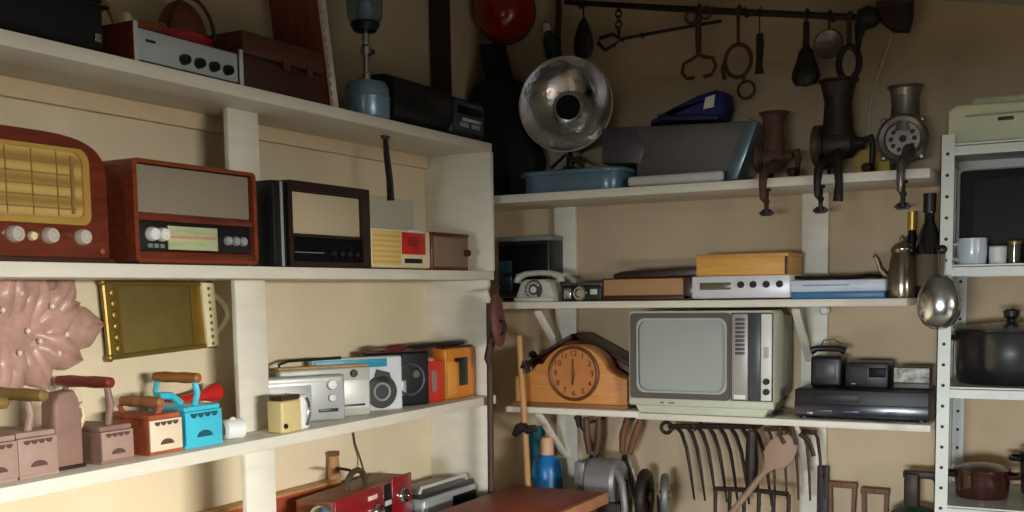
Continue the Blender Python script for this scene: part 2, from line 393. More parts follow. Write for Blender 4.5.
# ================================================================== LEFT MIDDLE SHELF
o = thing('valve_radio', 'brown wooden valve radio with arched top, golden dial and three pale knobs', 'radio', (-1.572, 1.20, ZM), LW)
def arch_poly(x0, x1, zs, zt, r=.05):
    pts = [(x0, 0), (x1, 0)]
    n = 24
    for i in range(n + 1):
        u = cos(pi * i / n); x = (x0 + x1) / 2 + (x1 - x0) / 2 * (abs(u) ** .55 * (1 if u > 0 else -1))
        pts.append((x, zs + (zt - zs) * abs(sin(pi * i / n)) ** .72))
    return pts
MB().prism(xz(arch_poly(-.182, .182, .150, .224), 0), (0, .17, 0), .006, 3).build('cabinet', MAHOG, o)
out = [(p[0], p[1]) for p in rrect(-.145, .136, .066, .192, .018)]
def archit(p, k=.022): return (p[0], p[1] + (k * (1 - ((p[0] + .004) / .145) ** 2) if p[1] > .13 else 0))
outer = [archit(p) for p in out]
inner = [archit((-.004 + (p[0] + .004) * .90, .129 + (p[1] - .129) * .84)) for p in out]
MB().hole_frame(outer, inner, -.008, .002).build('dial_frame', mat('gold_frame', (206, 166, 84), .32, .4, var=.1), o)
MB().prism(xz(inner, -.003), (0, .006, 0)).build('dial', GOLDCLOTH, o)
m = MB()
for z in (.092, .112, .13, .150, .168): m.bx(-.118, .108, -.0045, -.002, z, z + .0025)
for x in (-.08, -.03, .02, .07): m.bx(x, x + .002, -.0045, -.002, .08, .19)
m.bx(.098, .104, -.006, -.002, .085, .185)
m.build('tuning_scale', mat('olive_print', (142, 112, 56), .5), o)
for x in (-.018, .050, .118): knob(o, x, .046, .0145, mat('pearl_knob', (206, 200, 186), .25, .2, coat=.4))
knob(o, .016, .044, .008, CREAM, d=.008)
knob(o, -.086, .046, .0145, mat('pearl_knob', (206, 200, 186)))
m = MB().ell((.162, -.001, .022), (.006, .004, .006)); m.build('pilot_lamp', RUSTRED, o)
MB().bx(-.186, .186, -.006, .172, 0, .010, .003).build('plinth', DARKWOOD, o)

o = thing('table_radio', 'red-brown wooden table radio with wide grey speaker cloth above a pale green dial strip', 'radio', (-1.572, 1.606, ZM), LW)
outer = rrect(-.168, .168, .004, .198, .012); inner = rrect(-.158, .158, .012, .190, .006)
MB().hole_frame(outer, inner, -.003, .165).build('cabinet', MAHOGL, o)
MB().bx(-.16, .16, .012, .16, .010, .192).build('chassis', EBONY, o)
MB().bx(-.154, .150, .002, .013, .098, .188, .003).build('speaker_cloth', GRILLE, o)
MB().bx(-.158, .158, -.001, .012, .083, .098, .003).build('crossbar', MAHOG, o)
MB().bx(-.158, .158, -.001, .012, .011, .026, .003).build('crossbar', MAHOG, o)
MB().bx(-.154, .15, .004, .012, .026, .083, .002).build('dial_panel', BLACK, o)
plate(o, 'dial', DIALCREAM, -.082, .052, .030, .076, .004, .003)
plate(o, 'dial_strip', mat('red_cream_print', (206, 150, 120), .5, var=.15, scale=60), -.078, .048, .052, .057, .001, .001)
for x in (-.124, -.098): knob(o, x, .058, .0135, WHITE, y=.004)
for x in (.082, .105, .127): knob(o, x, .052, .010, SILVER, y=.004, d=.008)
m = MB()
for x in (-.13, -.115, -.1): m.bx(x - .005, x + .005, -.002, .004, .032, .040, .001)
m.build('push_button', mat('green_grey_plastic', (120, 140, 120), .4), o)
MB().bx(-.15, .15, .01, .15, 0, .006).build('plinth', DARKWOOD, o)

o = thing('table_radio', 'nearly black wooden radio with pale square speaker cloth, right of the white upright', 'radio', (-1.572, 2.028, ZM), LW)
outer = rrect(-.152, .155, .0, .194, .004); inner = rrect(-.138, .124, .014, .172, .002)
MB().hole_frame(outer, inner, -.004, .16).build('cabinet', EBONY, o)
MB().bx(-.14, .126, .014, .155, .012, .174).build('chassis', DARKWOOD, o)
MB().bx(-.136, .122, .004, .015, .076, .170, .002).build('speaker_cloth', GRILLEBEIGE, o)
MB().bx(-.138, .124, .0, .012, .070, .077).build('crossbar', EBONY, o)
MB().bx(-.136, .122, .004, .012, .014, .070, .001).build('dial_panel', DARKSCREEN, o)
plate(o, 'dial_line', SILVER, -.125, -.02, .034, .036, .004, .001)
for x in (.01, .04, .07, .1): knob(o, x, .034, .009, BLACK, y=.004, d=.01)
MB().bx(-.198, -.156, .0, .07, .0, .19, .003).build('side_cover', BLACK, o)
MB().bx(-.176, -.168, -.003, .0, .002, .188, .001).build('edge_trim', SILVER, o)

o = thing('portable_radio', 'cream and red small portable radio standing right of the nearly black radio', 'radio', (-1.572, 2.325, ZM), LW)
MB().bx(-.136, .138, 0, .075, .004, .104, .006, 3).build('body', CREAM, o)
plate(o, 'speaker_grille', mat('yellow_grille', (226, 196, 120), .6, c2=(206, 172, 96), kind='bands', scale=24), -.128, -.008, .012, .097, 0, .003)
plate(o, 'red_panel', REDPAINT, .0, .108, .040, .097, 0, .004)
plate(o, 'dial', mat('dark_red_dial', (150, 24, 30), .3), .02, .07, .06, .085, -.004, .002)
m = MB()
for x in (.022, .05, .078): m.bx(x - .011, x + .011, -.005, 0, .017, .029, .001)
m.build('button_row', BLACK, o)
plate(o, 'band_label', PALEBLUE, .03, .1, .099, .104, 0, .002)
MB().bx(-.13, .13, .008, .07, 0, .005).build('foot', DARKWOOD, o)

o = thing('transistor_radio', 'small brown radio with taupe grille beside the cream and red radio', 'radio', (-1.572, 2.568, ZM), LW)
MB().bx(-.098, .098, 0, .075, 0, .102, .005, 3).build('body', MAHOG, o)
MB().bx(-.09, .088, -.003, .002, .010, .092, .002).build('speaker_grille', mat('taupe_grille', (142, 118, 96), .8, c2=(112, 90, 72), kind='weave', scale=300), o)
MB().bx(-.099, .099, -.001, .076, .096, .104, .002).build('top_rim', DARKWOOD, o)
knob(o, .075, .05, .010, DARKWOOD, y=-.003)

o = tag(MB().bx(-.13, .13, .0, .014, 0, .21, .003).build('grey_board', mat('pale_grey_board', (196, 192, 172), .7, var=.05)), 'pale grey flat board propped on the wall behind the small radios', 'board', None, (-1.755, 2.535, ZM), LW)

o = thing('leather_strap', 'dark leather strap hanging under the top left shelf above the small radios', 'strap', (-1.615, 2.325, ZT - .026), LW)
MB().tube([(0, 0, 0), (.004, 0, -.05), (.012, -.002, -.11), (.018, 0, -.165)], [.008, .010, .011, .012], 8, flat=.3).build('strap_body', DARKIRON, o)
MB().bx(-.013, .013, -.006, .006, -.008, 0, .001).build('mounting_plate', RUSTIRON, o)

# ================================================================== LEFT LOWER SHELF
# carving on the wall
o = thing('wall_carving', 'pinkish mauve carved leaf cluster hung on the wall above the irons', 'ornament', (-1.768, 1.303, 1.452), LW)
m = MB()
lobes = [(-.02, -.01, .17, 75), (.05, .045, .10, 70), (.105, .045, .085, 52), (.135, -.012, .12, 6), (.09, .005, .11, 28), (.09, -.045, .10, -24), (.045, -.065, .10, -60), (-.01, -.07, .11, -95), (-.07, .055, .11, 110), (-.11, -.02, .13, 190), (-.06, -.06, .11, 235), (.0, .06, .10, 88), (.055, -.02, .12, 5)]
for i, (x, z, L, a) in enumerate(lobes):
    a = radians(a); d = Vector((cos(a), 0, sin(a)))
    pts = []
    w = L * .52
    for k in range(15):
        s_ = k / 14.0
        hw = w * (.80 if i else 1.2) * (sin(pi * min(1, (s_ * .97 + .03) ** .85)) ** .75) * (1 + .10 * sin(s_ * 19))
        pts.append((s_, hw))
    nrm = Vector((-d.z, 0, d.x)); base = Vector((x, 0, z)) - d * L * .55
    rows = []
    for s_, hw in pts:
        c = base + d * (L * 1.25 * s_)
        row = []
        for q in range(-4, 5):
            f = q / 4.0
            depth = -(.008 + .005 * (i % 3)) - .022 * (1 - f * f) * sin(pi * max(.03, min(.97, s_))) + (.008 if q == 0 else 0)
            row.append(m.bm.verts.new(c + nrm * (hw * f) + Vector((0, depth, 0))))
        rows.append(row)
    for r0, r1 in zip(rows, rows[1:]):
        for q in range(8): m.bm.faces.new((r0[q], r0[q + 1], r1[q + 1], r1[q]))
    back = [r[0] for r in rows] + [r[8] for r in rows[::-1]]
    bv = [m.bm.verts.new((v.co.x, -.0, v.co.z)) for v in back]
    for k in range(len(back)):
        j = (k + 1) % len(back)
        m.bm.faces.new((back[k], back[j], bv[j], bv[k]))
m.build('leaves', PINKCARVE, o, 60)
m = MB()
for x, z in ((.01, .06), (.075, .035), (.045, -.03), (-.03, .03), (.105, -.02), (.02, -.01), (.0, -.05), (.085, -.055)): m.ell((x, -.034, z), (.004, .006, .006), 12, 8)
m.build('studs', mat('pearl_studs', (230, 214, 206), .3, coat=.4), o)
for x, z in ((.03, .105), (.085, .075)): MB().ell((x, -.02, z), (.013, .012, .012), 14, 8).build('bud', mat('olive_bud', (150, 120, 98), .6), o)

o = thing('brass_tray', 'golden brass tray with a white bar handle hung on the left wall', 'tray', (-1.768, 1.668, 1.457), LW)
pl = [(-.150, .076), (.150, .072), (.158, -.066), (-.140, -.078)]
MB().prism([(x, -.004, z) for x, z in pl], (0, -.006, 0), .002).build('tray_base', mat('dull_brass_face', (104, 90, 48), .5, .5, c2=(136, 116, 60), scale=5), o)
rim = [Vector((x, -.012, z)) for x, z in pl]
m = MB()
for a, b in zip(rim, rim[1:] + rim[:1]): m.tube([a, b], .0055, 8)
for p in rim: m.ell(p, (.009, .008, .009), 12, 8)
m.build('rim', BRASS, o)
m = MB().prism([(-.148, -.011, .073), (-.112, -.011, .0725), (-.104, -.011, -.076), (-.139, -.011, -.077)], (0, -.004, 0), .001)
for k in range(6): m.ell((-.128 + .002 * k, -.016, .055 - k * .023), (.010, .004, .010), 12, 8)
m.build('ornate_band', BRASS, o)
MB().prism([(.088, -.011, .070), (.128, -.011, .070), (.134, -.011, -.066), (.096, -.011, -.070)], (0, -.002, 0)).build('bright_band', mat('yellow_brass', (150, 122, 50), .35, .7), o)
m = MB()
for k in range(9): m.ell((.137 + .001 * k, -.0215, .062 - k * .0155), (.004, .003, .004), 10, 6)
m.build('bar_beads', BRASSDK, o)
MB().prism([(.118, -.011, .076), (.156, -.011, .074), (.166, -.011, -.068), (.130, -.011, -.070)], (0, -.010, 0), .002).build('handle_bar', mat('ivory', (228, 218, 178), .35, var=.05), o)
MB().tube([(.157 + .045 * sin(pi * i / 14) * 1.0, -.016, .048 - .088 * i / 14) if 0 < i < 14 else (.156, -.014, .048 - .088 * i / 14) for i in range(15)], .0065, 10).build('loop_handle', mat('ivory', (228, 218, 178)), o)

# charcoal irons
def coal_iron(label, Y, w, h, d, body, back, grip, loc_x=-1.585, grip_z=.04, grip_len=.13, stem=None, g_y0=.004):
    o = thing('charcoal_iron', label, 'iron', (loc_x, Y, ZL), LW, 'charcoal irons on the lower left shelf')
    plan = [(-w / 2, 0), (w / 2, 0), (w / 2, d * .45), (w * .36, d * .7), (w * .18, d * .9), (0, d), (-w * .18, d * .9), (-w * .36, d * .7), (-w / 2, d * .45)]
    MB().prism([(x, y, .006) for x, y in plan], (0, 0, h - .012), .002).build('body', body, o)
    MB().prism([(x * 1.06, y * 1.03 - .002, 0) for x, y in plan], (0, 0, .007), .0015).build('sole_plate', body, o)
    MB().bx(-w / 2, w / 2, -.004, .001, .007, h - .006, .001).build('back_plate', back, o)
    m = MB()
    r = w * .21
    m.prism([(r * cos(pi * k / 10), -.0045, h * .26 + r * .62 * sin(pi * k / 10)) for k in range(11)], (0, -.0012, 0))
    m.build('draught_hole', mat('hole_shade', (92, 66, 58), .9) if back is not CYAN else TEAL, o)  # hole is not cut: dark plate painted for the shade inside
    m = MB()
    for k in (-1.05, -.35, .35, 1.05):
        m.prism([(k * w * .27 + w * .085 * cos(pi * q / 8), -.0045, h - .010 - w * .095 * sin(pi * q / 8)) for q in range(9)], (0, -.0012, 0))
    m.build('rim_notches', mat('hole_shade', (46, 36, 32)) if back is not CYAN else TEAL, o)  # uncut notches, painted dark like shaded openings
    MB().prism([(x * .98, y * .98 + .001, h - .006) for x, y in plan], (0, 0, .010), .002).build('lid', body, o)
    if stem is None: stem = body
    g0 = h + grip_z
    MB().tube([(0, .022, h), (.002, .014, h + grip_z * .5), (0, .02, g0)], .0065, 8).build('handle_stem', stem, o)
    MB().tube([(0, d * .8, h), (.0, d * .88, h + grip_z * .5), (0, d * .8, g0)], .0055, 8).build('handle_stem', stem, o)
    L = grip_len
    MB().lathe([(.005, 0), (.010, .004), (.0118, L * .3), (.0105, L * .5), (.0118, L * .75), (.0095, L - .004), (.005, L)], (0, 1, 0), (0, g_y0, g0), 18).build('grip', grip, o)
    return o
OLIVE = mat('olive_brass_grip', (140, 116, 66), .45, .3, var=.2)
coal_iron('mauve painted charcoal iron cut by the left edge of the photo', 1.137, .074, .075, .15, MAUVE, MAUVE, OLIVE, grip_z=.062, grip_len=.165, g_y0=-.03)
coal_iron('mauve painted charcoal iron with olive grip, left of the upright flat iron', 1.214, .078, .076, .15, MAUVE, MAUVE, OLIVE, grip_z=.066, grip_len=.165, g_y0=-.03)
coal_iron('mauve painted charcoal iron with a dark red grip, left of the cream-backed iron', 1.388, .074, .066, .16, MAUVEDK, MAUVE, mat('dark_red_grip', (122, 38, 30), .4, coat=.2), -1.588, grip_z=.083, grip_len=.15)
o = coal_iron('rust-orange charcoal iron with a cream back plate, left of the cyan iron', 1.508, .082, .074, .14, RUSTRED, mat('cream_enamel', (232, 214, 186), .45, var=.06), mat('tan_grip', (160, 106, 66), .5), -1.588, grip_z=.026, grip_len=.115)
o = coal_iron('bright cyan enamelled charcoal iron with a brown wooden grip', 1.612, .102, .080, .15, CYAN, CYAN, mat('amber_grip', (156, 100, 42), .4, coat=.2), -1.590, grip_z=.060, grip_len=.13)
MB().tube([(-.01, .05, .088), (-.035, .05, .106), (-.07, .05, .108)], .008, 8).build('hinge_arm', CYAN, o)
# flat iron standing on its heel
o = thing('flat_iron', 'tall mauve flat iron standing on its heel between two charcoal irons', 'iron', (-1.605, 1.297, ZL), LW)
MB().prism([(-.031, 0, 0), (.031, 0, 0), (.032, 0, .09), (.027, 0, .125), (.017, 0, .142), (-.014, 0, .138), (-.026, 0, .118)], (0, .04, 0), .006, 3).build('body', MAUVEDK, o)
MB().bx(-.033, .033, -.003, .046, 0, .007, .002).build('heel', DARKIRON, o)
MB().tube([(.028, .02, .10), (.045, .02, .112), (.05, .02, .09), (.03, .02, .055)], .006, 8).build('handle', mat('bone_handle', (222, 200, 166), .5), o)
# small iron with red handle behind
o = thing('smoothing_iron', 'small dark iron with a red flared handle behind the cyan iron', 'iron', (-1.715, 1.702, ZL), LW)
MB().prism([(-.05, -.02, 0), (.05, -.02, 0), (.05, .015, 0), (0, .05, 0), (-.05, .015, 0)], (0, 0, .045), .004).build('body', DARKIRON, o)
MB().tube([(-.03, 0, .044), (-.03, 0, .08)], .005).build('handle_stem', DARKIRON, o)
MB().lathe([(.008, 0), (.012, .01), (.011, .08), (.013, .10), (.021, .125), (.020, .14), (0, .142)], (1, 0, .10), (-.055, 0, .079), 18).build('handle', REDPAINT, o)
# white small object
o = thing('teacup', 'small white cup lying on its side right of the cyan iron', 'cup', (-1.60, 1.715, ZL), LW)
MB().lathe([(0, .0), (.012, 0), (.016, .004), (.0165, .034), (.015, .034), (.0145, .006), (0, .005)], (.95, -.3, .0), (-.016, .012, .0165), 20).build('bowl', WHITE, o)
MB().ring((0, .004, .026), .008, .002, (0, 1, 0)).build('handle', WHITE, o)
o.scale = (1.35, 1.35, 1.35)

# cameras and radios right bay
o = thing('flash_unit', 'small yellowish-white camera flash at the left end of the right bay', 'camera', (-1.562, 1.862, ZL), LW)
MB().bx(-.038, .030, 0, .045, 0, .072, .006, 3).build('body', mat('aged_ivory_plastic', (216, 196, 140), .45, var=.06), o)
MB().bx(.030, .062, .002, .05, 0, .080, .008, 3).build('lamp_head', WHITE, o)
MB().bx(-.036, .026, .0, .04, .073, .084, .003).build('hot_shoe', DARKWOOD, o)
knob(o, -.028, .016, .006, BLACK, d=.004)
MB().tube([(.044, -.001, .01), (.05, -.003, .03), (.052, -.002, .06), (.044, -.001, .074)], .004).build('silver_rim', CHROME, o)
def pocket_radio(label, Y1, w, h, d, body, ang, name='pocket_radio', cat='radio', xr=-1.597):
    # the right front corner stands at (xr, Y1); ang turns the left end back towards the wall
    a = LW + radians(ang)
    o = thing(name, label, cat, (xr - cos(a) * w / 2, Y1 - sin(a) * w / 2, ZL), a, 'radios on the lower left shelf')
    MB().bx(-w / 2, w / 2, 0, d, 0, h, .006, 3).build('body', body, o)
    return o, w / 2
o, w = pocket_radio('silver radio standing foremost behind the small camera flash', 2.10, .25, .112, .028, SILVER, -30)
plate(o, 'speaker_grille', mat('silver_perforated', (150, 152, 150), .5, .4, c2=(190, 192, 190), kind='weave', scale=240), -w + .012, w * .3, .014, .09)
knob(o, w - .035, .088, .013, SILVERLT, d=.008); knob(o, w - .035, .056, .010, SILVERLT, d=.006)
plate(o, 'dial_strip', SILVERLT, -w + .012, w - .012, .096, .106); plate(o, 'badge', BLACK, w - .07, w - .02, .022, .03)
o, w = pocket_radio('grey radio with a black round button, behind the silver radio', 2.206, .24, .124, .03, mat('grey_green_plastic', (176, 180, 168), .42, .1, var=.05), -30)
plate(o, 'front_panel', SILVERLT, w - .085, w - .006, .02, .092); knob(o, w - .045, .108, .010, BLACK, d=.006)
plate(o, 'badge', BLACK, w - .075, w - .018, .026, .031, -.003)
MB().bx(-w, w, .006, .03, .124, .13, .002).build('top_rim', TAN, o)
MB().tube([(-w + .01, .016, .122), (-w + .006, .016, .138), (-w + .03, .016, .146), (w * .4, .016, .148)], .004).build('carry_handle', BLACK, o)
o, w = pocket_radio('white radio with a turquoise stripe and black round speaker', 2.35, .25, .142, .036, mat('white_grey_plastic', (206, 212, 214), .4, var=.04), -30)
plate(o, 'stripe', mat('turquoise', (40, 150, 176), .4), -w + .004, w - .045, .116, .138)
MB().disc((w - .062, 0, .05), .044, .005).build('speaker', BLACK, o)
MB().ring((w - .062, -.005, .05), .022, .003).build('speaker_ring', SILVER, o)
MB().prism([(w - .085, -.001, .08), (w - .03, -.001, .07), (w - .04, -.001, .10), (w - .075, -.001, .110)], (0, -.004, 0)).build('tuning_panel', BLACK, o)
plate(o, 'tuning_slot', WHITE, w - .118, w - .102, .085, .110)
o, w = pocket_radio('black cassette player with silver disc, right of the white radio', 2.482, .19, .146, .034, BLACK, -30, 'cassette_player')
MB().ring((w - .06, -.002, .072), .042, .004).build('dial_ring', mat('steel_blue_trim', (90, 104, 120), .35, .6), o)
MB().disc((w - .042, 0, .085), .011, .006).build('silver_disc', CHROME, o)
plate(o, 'lower_trim', SILVER, w - .09, w - .072, .03, .07)
MB().bx(-w, w, .003, .032, .146, .153, .003).build('top_cover', mat('red_black_cover', (58, 24, 26), .5), o)
o, w = pocket_radio('narrow red radio between the black player and the tan-orange radio', 2.556, .062, .118, .030, mat('tomato_red_plastic', (196, 46, 30), .35, coat=.3), -22)
plate(o, 'tuning_window', mat('grey_window', (140, 110, 110), .3), -.012, .006, .03, .09)
MB().ell((-.008, .015, .118), (.016, .014, .010)).build('top_knob', mat('pale_red', (220, 130, 110), .4), o)
o, w = pocket_radio('tan-orange radio with a dark vertical slot next to the end panel', 2.745, .155, .146, .05, ORANGE, -4, xr=-1.600)
plate(o, 'dark_slot', mat('dark_green_slot', (36, 46, 36), .4), -.012, .03, .036, .118)
plate(o, 'side_strip', mat('ochre', (224, 156, 66), .45), -w + .006, -w + .05, .012, .108)
knob(o, -.028, .112, .007, BLACK)
MB().bx(-w + .01, w - .01, .008, .045, .146, .152, .002).build('top_rim', DARKWOOD, o)
o = thing('umbrella', 'folded dark umbrella lying flat on top of the row of radios', 'umbrella', (-1.600, 2.43, ZL + .153), LW)
MB().lathe([(.004, 0), (.008, .02), (.011, .10), (.012, .26), (.008, .31)], (1, 0, -.005), (-.02, .03, .008), 14, 1, .7).build('canopy', BLACK, o)
MB().lathe([(.008, 0), (.010, .02), (.009, .07), (.006, .08)], (-1, 0, 0), (-.02, .03, .008), 14).build('handle', mat('wine_red_handle', (96, 26, 30), .4), o)

# ================================================================== LEFT BOTTOM SHELF
o = thing('tape_recorder', 'deep red boxy appliance with two silver knobs and a brown top', 'appliance', (-1.605, 2.222, ZB), LW + radians(7))
MB().bx(-.205, .205, .002, .105, .008, .145, .003).build('body', mat('brown_case', (122, 78, 52), .5, var=.2), o)
m = MB().bx(-.203, .045, -.004, .003, .012, .147, .002); m.build('front_panel', DEEPRED, o)
MB().bx(.092, .205, -.004, .003, .012, .152, .002).build('front_panel', DEEPRED, o)
MB().bx(.046, .091, -.001, .003, .012, .14).build('center_panel', BLACK, o)
plate(o, 'center_plate', SILVERLT, .052, .086, .085, .098, -.001)
for x, z in ((.005, .082), (.145, .098)):
    k = knob(o, x, z, .022, CHROME, y=-.004); MB().disc((x, -.016, z), .009, .003).build('knob_cap', DARKWOOD, k)
plate(o, 'badge', mat('pale_pink_label', (226, 190, 180), .5), -.042, .004, .116, .128, -.004)
MB().tube(arc(-.005, .145, .05, 0, 180, 14, .05, .042), .008).build('carry_handle', mat('dark_olive_handle', (66, 60, 44), .5), o)
MB().tube([(-.02, .06, .19), (-.06, .06, .2), (-.085, .06, .205)], .004).build('lever', DARKIRON, o)
for x in (-.17, .17): MB().bx(x - .02, x + .02, .01, .12, 0, .009).build('foot', BLACK, o)
o = thing('wooden_box', 'reddish-brown wooden box behind the deep red appliance', 'box', (-1.748, 2.02, ZB), LW)
MB().bx(-.30, .21, -.015, .02, 0, .148, .003).build('body', REDBROWN, o)
MB().bx(-.305, .215, -.018, .022, .146, .154, .002).build('lid', TAN, o)
o = thing('wooden_paddle', 'upright tan wooden handle sticking up behind the deep red appliance', 'handle', (-1.742, 2.245, ZB - .0), LW)
MB().prism([(-.02, 0, 0), (.02, 0, 0), (.017, 0, .15), (.013, 0, .215), (.011, 0, .225), (-.011, 0, .225), (-.013, 0, .215), (-.018, 0, .15)], (0, .018, 0), .004).build('blade', TAN, o)
MB().bx(-.0135, .0135, -.001, .019, .214, .227, .002).build('end_cap', HANDLE, o)
o = thing('gauge', 'small round silver gauge with blue glass left of the deep red appliance', 'gauge', (-1.585, 1.985, ZB), LW)
MB().lathe([(0, 0), (.034, 0), (.036, .006), (.036, .02), (.030, .024)], (0, -1, 0), (0, .02, .105), 28).build('case', CHROME, o)
MB().disc((0, -.003, .105), .028, .003).build('glass', mat('blue_glass_face', (60, 110, 150), .1, coat=.6), o)
MB().bx(-.03, .03, .0, .03, 0, .07, .004).build('stand', WHITE, o)
o = thing('cassette_radio', 'black-topped silver radio lying on the bottom shelf against the end panel', 'radio', (-1.60, 2.597, ZB), LW)
MB().bx(-.150, .150, 0, .14, .0, .07, .010, 3).build('body', SILVER, o)
MB().bx(-.146, .146, .012, .138, .068, .082, .006).build('top_cover', mat('dark_grey_cover', (44, 46, 48), .35), o)
plate(o, 'speaker_grille', mat('silver_perforated', (150, 152, 150)), -.14, -.02, .012, .06)
plate(o, 'cassette_window', DARKSCREEN, .0, .13, .015, .055)
MB().tube([(-.13, .03, .08), (-.12, .03, .096), (.12, .03, .096), (.13, .03, .08)], .005).build('carry_handle', SILVERLT, o)
MB().bx(-.10, .10, .05, .12, .081, .088, .003).build('lid_plate', mat('grey_lid', (120, 124, 120), .4), o)
tag(MB().tube([(-1.768, 2.335, 1.165), (-1.766, 2.35, 1.14), (-1.766, 2.36, 1.09), (-1.762, 2.375, 1.05), (-1.74, 2.36, 1.02)], .0028, 6).build('cable', mat('brown_cable', (84, 62, 46), .6)), 'thin brown cable dangling on the wall above the deep red appliance', 'cable')

# ================================================================== CORNER
o = thing('enamel_basin', 'glossy red enamel basin hung bottom-out high on the back wall', 'basin', (-1.671, YW - .002, 2.395))
MB().lathe([(.094, 0), (.098, .004), (.096, .008), (.091, .045), (.078, .085), (.054, .110), (.02, .118), (0, .118)], (.12, -1, -.12), (0, -.022, 0), 40).build('bowl', REDENAMEL, o)
MB().ring((0, -.026, 0), .096, .004, (.12, -1, -.12), 40).build('rim', mat('black_rim', (30, 12, 12), .3, coat=.4), o)
MB().tube([(0, 0, .100), (0, -.03, .104), (0, -.035, .09)], .004).build('wall_hook', DARKIRON, o)
o = thing('guitar_case', 'black guitar case leaning in the corner on the top back shelf', 'case', (-1.63, 3.085, BT))
prof = [(-.02, 0), (.06, .008), (.105, .05), (.118, .12), (.10, .18), (.082, .22), (.088, .27), (.082, .33), (.055, .37), (.0, .39)]
prof2 = [(-x - .02, z) for x, z in prof[::-1]]
MB().prism([(x - .02 * z / .39 , 0, z) for x, z in prof + prof2[1:-1]], (0, -.11, 0), .02, 3).build('body', SOFTBLACK, o)
MB().prism([(-.075, 0, .36), (.0, 0, .36), (-.032, 0, .495), (-.098, 0, .495)], (0, -.07, 0), .012, 3).build('neck', SOFTBLACK, o)
MB().box((-.02, -.112, .18), (.05, .008, .02), .003).build('latch', DARKIRON, o)
o = thing('wooden_post', 'dark brown wooden post standing upright in the corner behind the stereo', 'post', (-1.735, 2.80, 0))
MB().prism([(-.03, -.012, .02), (.03, -.012, .02), (.030, -.012, 2.40), (.0, -.012, 2.44), (-.03, -.012, 2.40)], (0, .024, 0), .003).build('shaft', EBONY, o)
MB().bx(-.034, .034, -.016, .016, 0, .05, .003).build('foot_plate', DARKIRON, o)
o = thing('bottle_brush', 'dark green brush with a white tip hanging between basin and silver dish', 'brush', (-1.53, YW - .02, 2.33))
MB().lathe([(.004, 0), (.012, .01), (.022, .03), (.025, .08), (.018, .11), (.006, .12)], (.28, 0, -1), (0, 0, -.005), 16).build('bristles', GREENDK, o)
MB().ell((-.002, 0, .002), (.013, .012, .016)).build('tip', WHITE, o)
MB().tube([(.03, 0, -.12), (.05, 0, -.19)], .007).build('handle', DARKWOOD, o)
MB().tube([(0, .018, .015), (-.002, -.005, .018)], .003).build('nail', DARKIRON, o)
o = thing('dark_strap', 'dark leather strap hanging straight down right of the green brush', 'strap', (-1.495, YW - .004, 2.44))
MB().tube([(0, -.008, 0), (.004, -.01, -.06), (-.002, -.008, -.13), (.002, -.008, -.20)], [.018, .02, .019, .016], 8, flat=.3).build('strap_body', LEATHER, o)
MB().tube([(0, .004, -.008), (0, -.016, -.006)], .004).build('nail', DARKIRON, o)

# ================================================================== HANGING RAIL
def rod_z(x): return 2.386 + (x + 1.419) * -.1843
YR = 3.075
o = thing('hanging_rail', 'long dark iron rail across the back wall with tools hung from it', 'rail', (-1.0, YR, rod_z(-1.0)))
MB().tube([(-.45, 0, rod_z(-1.45) - rod_z(-1)), (0, .003, -.002), (.44, 0, rod_z(-.56) - rod_z(-1))], [.0075, .010, .009], 10).build('bar', DARKIRON, o)
for x in (-.40, 0.12, .36):
    z = rod_z(-1 + x) - rod_z(-1)
    MB().tube([(x, .054, z + .004), (x, .0, z - .014), (x, -.014, z - .008), (x, -.016, z + .008)], .004, 7).build('wall_hook', DARKIRON, o)
o2 = MB().lathe([(0, -.03), (.022, -.024), (.033, 0), (.024, .024), (.012, .034), (0, .036)], (.98, 0, -.18), (.452, 0, rod_z(-.548) - rod_z(-1)), 20); o2.build('end_knob', DARKIRON, o)
def hung(name, label, cat, x, z=None, y=YR):
    o = thing(name, label, cat, (x, y, rod_z(x) if z is None else z), 0, 'tools hung from the iron rail')
    return o
def hook(o, drop, r=.0028, m=None):
    MB().tube([(0, .011, .004), (0, .008, .013), (0, -.004, .014), (0, -.013, .006), (0, -.012, -.02), (0, -.008, -drop)], r, 7).build('hook', m or DARKIRON, o)
o = hung('ladle', 'dark iron pear-shaped ladle hanging at the left end of the rail', 'ladle', -1.383)
hook(o, .05)
MB().tube([(0, -.008, -.045), (0, -.01, -.07), (0, -.012, -.09)], .006, 8).build('handle', DARKIRON, o)
MB().lathe([(.005, 0), (.016, .012), (.030, .055), (.034, .085), (.026, .112), (0, .122)], (0, 0, -1), (0, -.014, -.05), 22, 1, .45).build('bowl', DARKIRON, o)
o = thing('skewer', 'thin iron skewer with a triangular loop handle hung slanting below the rail', 'skewer', (-1.264, YR + .02, 2.262), 0, 'tools hung from the iron rail')
MB().tube([(-.01, 0, 0), (.15, 0, .008), (.305, 0, .013)], .005, 8).build('shaft', DARKIRON, o)
MB().tube([(-.01, 0, .0), (-.035, 0, .018), (-.078, 0, .012), (-.085, 0, -.002), (-.062, 0, -.026), (-.03, 0, -.014)], .006, 8, True).build('loop_handle', DARKIRON, o)
MB().tube([(.06, .034, .012), (.06, .0, -.004), (.06, -.01, .008)], .003).build('nail', DARKIRON, o)
o = hung('chain', 'short iron chain with a small hook hanging above the slanting skewer', 'chain', -1.267)
m = MB()
for k in range(5): m.ring((0, -.012, -.012 - k * .016), .010, .0025, (0, 1, 0) if k % 2 else (1, 0, 0), 14, 6, 1, 1)
m.build('links', DARKIRON, o)
MB().tube([(0, -.012, -.078), (.0, -.012, -.10), (.012, -.012, -.112), (.02, -.012, -.098)], .0032).build('hook', DARKIRON, o)
o = hung('branding_iron', 'rust-brown iron with two small rings on top and a wide open claw below', 'tool', -1.018)
hook(o, .02)
